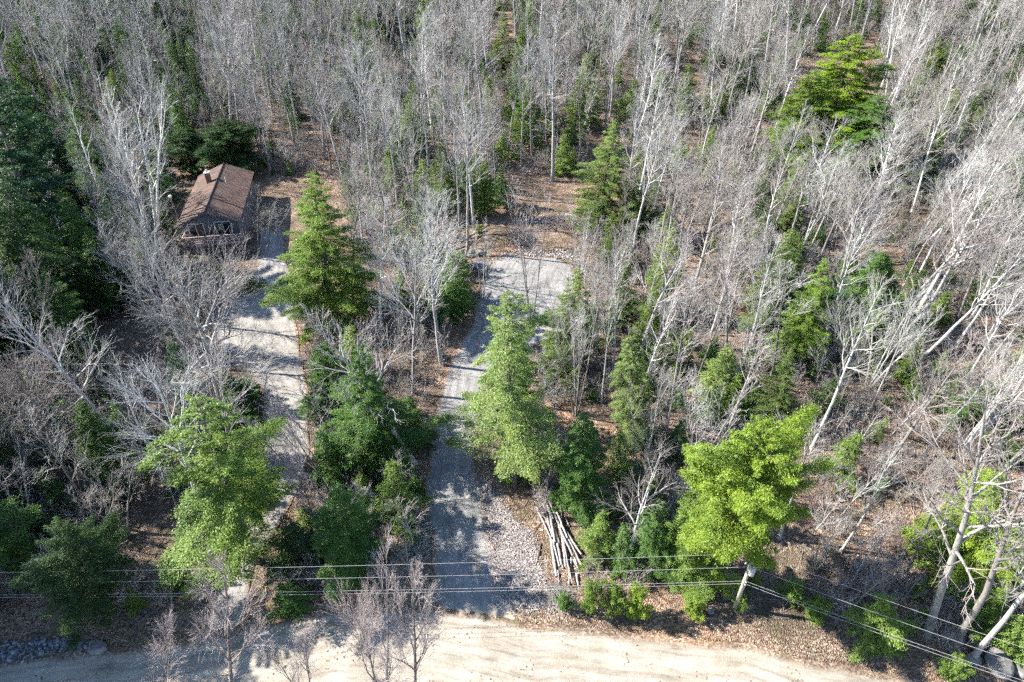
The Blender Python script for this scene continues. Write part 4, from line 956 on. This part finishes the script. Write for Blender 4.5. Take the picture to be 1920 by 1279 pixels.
while tries < 36000:
    tries += 1
    y = 24+W_.random()**0.75*176; half = (y*cD+CAM_H*sD)*0.80+6
    x = W_.uniform(-half-16, half)
    p = (x, y, float(terr(x, y)))
    px, py = project(p)
    if not road_clear(p): continue
    central = 575 < px < 1110 and py > 480
    mid = 1110 <= px < 1300 and py > 500
    r = W_.random()
    far = min(1.0, max(0.0, (y-70)/60)); big = 1+0.28*far
    green = 0.11 if (px > 1080 and py > 330) else (0.24 if px < 420 else 0.13)
    r = r/(1-green)
    if r < 0.40: key, h = 'maple', W_.uniform(12.5, 18.5)*big
    elif r < 0.60: key, h = 'pole', W_.uniform(9.5, 16)*big
    elif r < 0.78: key, h = 'clump', W_.uniform(9.5, 15)*big
    elif r < 0.82: key, h = 'birch', W_.uniform(12, 16)*big
    elif r < 1.0: key, h = 'sapling', W_.uniform(4, 8.5)
    else: key, h = ('hemlock' if W_.random() < 0.55 else 'hemlock_small'), 0
    if px < 190 and 300 < py < 720 and key not in ('sapling', 'hemlock', 'hemlock_small') and W_.random() < 0.8: key = 'hemlock'
    if px > 1600 and py > 850 and key in ('maple', 'clump', 'pole', 'birch') and W_.random() < 0.65: key, h = 'sapling', W_.uniform(3, 6)
    if key == 'hemlock': h = W_.uniform(6, 14)
    if key == 'hemlock_small': h = W_.uniform(2.2, 6.5)
    if py > 1000 and key in ('maple', 'clump') and px > 560: key, h = 'sapling', W_.uniform(4, 8)
    if central and key in ('maple', 'clump', 'pole', 'birch') and W_.random() < 0.6: key, h = 'sapling', W_.uniform(3, 7)
    if px > 1120 and py > 420 and py < 950 and key == 'sapling' and W_.random() < 0.7: key, h = W_.choice((('maple', 14.0), ('clump', 12.0), ('pole', 12.0))); h *= W_.uniform(0.8, 1.15)
    if blocked(p, h): continue
    gap = {'maple': 3.2, 'pole': 2.6, 'clump': 3.2, 'birch': 3.0, 'sapling': 2.0, 'hemlock': 2.8, 'hemlock_small': 1.6}[key]*(1.06+0.2*far)
    if not grid.ok(x, y, gap): continue
    cand.append((key, p, h, px, py))
MARKS = [('the brown cabin', 410, 440), ('the gravel pad', 1000, 560), ('the log pile', 1060, 1010), ('the utility pole', 1377, 1140), ('the broad yellow-green hemlock', 1370, 1060), ('the tallest driveway hemlock', 962, 860),
    ('the pointed hemlock', 625, 590), ('the broad bright hemlock', 480, 1020), ('the dark corner hemlock', 190, 1130), ('the spreading bare tree', 415, 740), ('the white birch clump', 292, 440), ('the single leaning birch', 212, 410),
    ('the big dark pine', 105, 510), ('the left edge bare tree', 115, 890), ('the earth mound', 930, 440), ('the tall yellow-green conifer', 1550, 290), ('the pale feathery hemlock', 1122, 420), ('the narrow top conifer', 942, 125),
    ('the slim yellowish conifer', 1285, 228), ('the broken snag', 1645, 640), ('the stout roadside trunks', 1760, 1190), ('the bright right edge hemlock', 1820, 1060), ('the leaning pale tree', 1190, 700), ('the driveway bend', 850, 690),
    ('the cabin drive bend', 560, 690), ('the small far yellowish conifer', 1745, 138), ('the stoutest clearing trunk', 1036, 335), ('the leaning drive trunk', 775, 860), ('the top left dark conifer', 170, 130), ('the right woods hemlock', 1628, 625),
    ('the multi-stemmed upper tree', 1378, 330), ('the cut-off top conifer', 705, 70), ('the pale roadside trunk', 1172, 1060), ('the spreading grey thicket tree', 1300, 890), ('the right edge upper hemlock', 1885, 415)]
def place_words(px, py):
    m = min(MARKS, key=lambda m: (m[1]-px)**2+(m[2]-py)**2*1.3); dx, dy = px-m[1], py-m[2]
    if math.hypot(dx, dy) < 28: return 'close beside '+m[0]
    a = 'far ' if math.hypot(dx, dy) > 160 else ''
    if abs(dx) > 1.6*abs(dy): return a+('right of ' if dx > 0 else 'left of ')+m[0]
    if abs(dy) > 1.6*abs(dx): return a+('below ' if dy > 0 else 'behind ')+m[0]
    return a+('below ' if dy > 0 else 'behind ')+'and '+('right of ' if dx > 0 else 'left of ')+m[0]
KINDW = {'maple': ('bare_tree', 'tall grey leafless tree'), 'pole': ('bare_tree', 'slender leafless tree'), 'clump': ('bare_tree', 'many-stemmed leafless tree'), 'birch': ('birch_tree', 'white-barked birch tree'),
         'sapling': ('bare_sapling', 'thin leafless sapling'), 'hemlock': ('hemlock_tree', 'green hemlock tree'), 'hemlock_small': ('hemlock_sapling', 'low hemlock sapling')}
def vis(c):
    _, p, h, px, py = c
    return -60 < px < 1980 and py < 1290 and project((p[0], p[1], p[2]+h))[1] > -200 and py > -10
indiv = {'bare_tree': 300-42, 'birch_tree': 80, 'bare_sapling': 160, 'hemlock_tree': 240, 'hemlock_sapling': 290}
cand.sort(key=lambda c: c[1][1])
rest = {}; NAMED = {}
for c in cand:
    key, p, h, px, py = c
    nm, wd = KINDW[key]; v = W_.randrange(9); H = PROTO[key][0][0]
    sv = h/H; sw = sv*W_.uniform(0.85, 1.2); lg = 0.085 if px > 1150 else 0.05; lean = (W_.gauss(0, lg*0.8), W_.gauss(0.07 if px > 1250 else 0.01, lg)); rz = W_.uniform(0, 6.28)
    if key.startswith('hemlock'):
        sw = sv*W_.uniform(0.75, 1.15) if key != 'hemlock' else sv*W_.uniform(0.75, 1.1)
    if vis(c) and indiv[nm] > 0:
        indiv[nm] -= 1
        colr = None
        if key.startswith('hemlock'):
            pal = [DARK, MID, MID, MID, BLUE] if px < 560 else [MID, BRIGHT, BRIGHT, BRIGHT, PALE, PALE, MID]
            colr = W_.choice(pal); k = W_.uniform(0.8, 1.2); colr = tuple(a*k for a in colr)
        e = (Euler((lean[0], lean[1], 0)).to_matrix() @ Matrix.Rotation(rz, 3, 'Z')).to_euler()
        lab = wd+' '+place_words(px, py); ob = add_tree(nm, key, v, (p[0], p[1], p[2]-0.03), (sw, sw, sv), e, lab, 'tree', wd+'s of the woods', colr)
        NAMED.setdefault(lab, []).append((px, ob))
    else:
        rest.setdefault('hemlock' if key.startswith('hemlock') else 'bare', []).append((key, v, p, (lean[0], lean[1], rz), (sw, sw, sv)))

ORD = ['leftmost', 'second', 'third', 'fourth', 'fifth', 'sixth', 'seventh', 'eighth', 'ninth', 'tenth', 'eleventh', 'twelfth', 'thirteenth', 'fourteenth', 'fifteenth', 'sixteenth', 'seventeenth', 'eighteenth', 'nineteenth', 'twentieth']
for lab, lst in NAMED.items():
    lst.sort(key=lambda a: a[0]);
    for i, (px, ob) in enumerate(lst):
        if len(lst) > 1 and i < len(ORD):
            ob['label'] = lab+(', leftmost' if i == 0 else (', rightmost' if i == len(lst)-1 else ', %s from left' % ORD[i]))
# what remains of the woods, and the undergrowth, as stuff: instances of the same trees on points
def scatter(name, items, label, cat, colour=None):
    """items: key, variant, position, rotation, scale"""
    keys = sorted({(k, v % len(PROTO[k])) for k, v, *_ in items})
    pc = bpy.data.collections.new(name+'_kinds'); idx = {}
    for i, (k, v) in enumerate(keys):
        ch = bpy.data.collections.new('%03d_%s' % (i, k)); pc.children.link(ch); idx[(k, v)] = i
        for nm, me in zip(('trunk', 'crown'), PROTO[k][v][2]):
            o = bpy.data.objects.new(nm, me); ch.objects.link(o)
            if colour: o.color = (*colour[i % len(colour)], 1)
    me = bpy.data.meshes.new(name); me.from_pydata([tuple(it[2]) for it in items], [], [])
    a = me.attributes.new('pick', 'INT', 'POINT'); a.data.foreach_set('value', [idx[(k, v % len(PROTO[k]))] for k, v, *_ in items])
    a = me.attributes.new('turn', 'FLOAT_VECTOR', 'POINT'); a.data.foreach_set('vector', np.array([it[3] for it in items], float).ravel())
    a = me.attributes.new('size', 'FLOAT_VECTOR', 'POINT'); a.data.foreach_set('vector', np.array([it[4] for it in items], float).ravel())
    ng = bpy.data.node_groups.new(name, 'GeometryNodeTree')
    ng.interface.new_socket('Geometry', in_out='INPUT', socket_type='NodeSocketGeometry'); ng.interface.new_socket('Geometry', in_out='OUTPUT', socket_type='NodeSocketGeometry')
    N, L = ng.nodes, ng.links; gi = N.new('NodeGroupInput'); go = N.new('NodeGroupOutput')
    ci = N.new('GeometryNodeCollectionInfo'); ci.inputs[0].default_value = pc; ci.inputs['Separate Children'].default_value = True; ci.inputs['Reset Children'].default_value = False
    ip = N.new('GeometryNodeInstanceOnPoints'); ip.inputs['Pick Instance'].default_value = True
    def att(n, t):
        q = N.new('GeometryNodeInputNamedAttribute'); q.data_type = t; q.inputs[0].default_value = n; return q.outputs[0]
    L.new(gi.outputs[0], ip.inputs['Points']); L.new(ci.outputs[0], ip.inputs['Instance'])
    L.new(att('pick', 'INT'), ip.inputs['Instance Index']); L.new(att('turn', 'FLOAT_VECTOR'), ip.inputs['Rotation']); L.new(att('size', 'FLOAT_VECTOR'), ip.inputs['Scale'])
    L.new(ip.outputs[0], go.inputs[0])
    o = new_obj(name, me); o.color = (*(colour[0] if colour else (1, 1, 1)), 1); md = o.modifiers.new('scatter', 'NODES'); md.node_group = ng
    tag(o, label, cat, kind='stuff'); return o
# tall dark evergreens beyond the left edge of the picture, whose shade falls across the lower left
for i in range(46):
    y = W_.uniform(14, 75); px = W_.uniform(-620, -110); x = (px-960)/FOC*(y*cD+CAM_H*sD); p = (x, y, float(terr(x, y)))
    if not road_clear(p): continue
    rest.setdefault('hemlock', []).append(('hemlock' if i % 3 else 'hemlock_round', i, p, (0, 0, W_.uniform(0, 6.28)), (W_.uniform(0.9, 1.25),)*2+(W_.uniform(0.95, 1.3),)))
if rest.get('bare'): scatter('bare_woods', rest['bare'], 'grey mass of leafless woods filling the background', 'woods')
if rest.get('hemlock'): scatter('evergreen_undergrowth', rest['hemlock'], 'dark evergreens scattered through the far woods', 'woods', [MID, DARK, BRIGHT, PALE])
ug = []
g2 = Grid(1.0); tries = 0
while tries < 16000:
    tries += 1
    y = 22+W_.random()**0.8*170; half = (y*cD+CAM_H*sD)*0.78+4; x = W_.uniform(-half, half); p = (x, y, float(terr(x, y)))
    px, py = project(p)
    if not road_clear(p) or py < -20: continue
    h = W_.uniform(1.2, 3.6)
    if blocked(p, h, (0.0, 0.7)): continue
    if not g2.ok(x, y, 1.2): continue
    ug.append(('shrub', W_.randrange(9), p, (0, 0, W_.uniform(0, 6.28)), (h/3*W_.uniform(0.8, 1.3),)*2+(h/3,)))
gu = []; g3 = Grid(1.0)
for i in range(7000):
    y = 24+W_.random()**0.8*160; half = (y*cD+CAM_H*sD)*0.76; x = W_.uniform(-half, half); p = (x, y, float(terr(x, y)))
    if not road_clear(p): continue
    if math.sin(x*0.19+1.3*math.sin(y*0.11))+math.sin(y*0.23+x*0.07) < -0.1: continue
    if project(p)[0] > 1080 and W_.random() < 0.5: continue
    h = W_.uniform(0.8, 2.8)
    if blocked(p, h, (0.0, 0.7)) or not g3.ok(x, y, 1.5): continue
    gu.append(('hemlock_small', W_.randrange(9), p, (0, 0, W_.uniform(0, 6.28)), (h/5*W_.uniform(0.9, 1.5),)*2+(h/5,)))
scatter('evergreen_seedlings', gu[::2], 'bright green conifer seedlings in patches on the forest floor', 'undergrowth', [BRIGHT])
scatter('evergreen_brush', gu[1::2], 'deep green low conifer brush in patches on the forest floor', 'undergrowth', [MID])
T = Tubes(); srng = np.random.RandomState(9)
for i in range(7000):
    y = 26+srng.rand()**1.2*85; half = (y*cD+CAM_H*sD)*0.76; x = srng.uniform(-half, half)
    if not road_clear((x, y, 0.0)): continue
    a = srng.uniform(0, 6.28); L = srng.uniform(0.4, 2.6); z = float(terr(x, y)); d = np.array((math.cos(a), math.sin(a), srng.uniform(-0.02, 0.1)))*L; r = srng.uniform(0.008, 0.035)
    p0 = np.array((x, y, z+r)); T.add(np.array((p0, p0+d*0.5+np.array((srng.normal(0, 0.05), srng.normal(0, 0.05), 0.03)), p0+d)), np.array((r, r*0.8, r*0.4)), 4)
st = new_obj('fallen_sticks', T.mesh('fallen_sticks', M_STICK)); tag(st, 'fallen sticks and dead branches strewn over the leaf litter', 'sticks', kind='stuff')
scatter('undergrowth', ug, 'brownish grey leafless undergrowth between the trees', 'undergrowth')
print('individuals left', indiv, 'cand', len(cand), 'rest', {k: len(v) for k, v in rest.items()}, 'shrubs', len(ug))
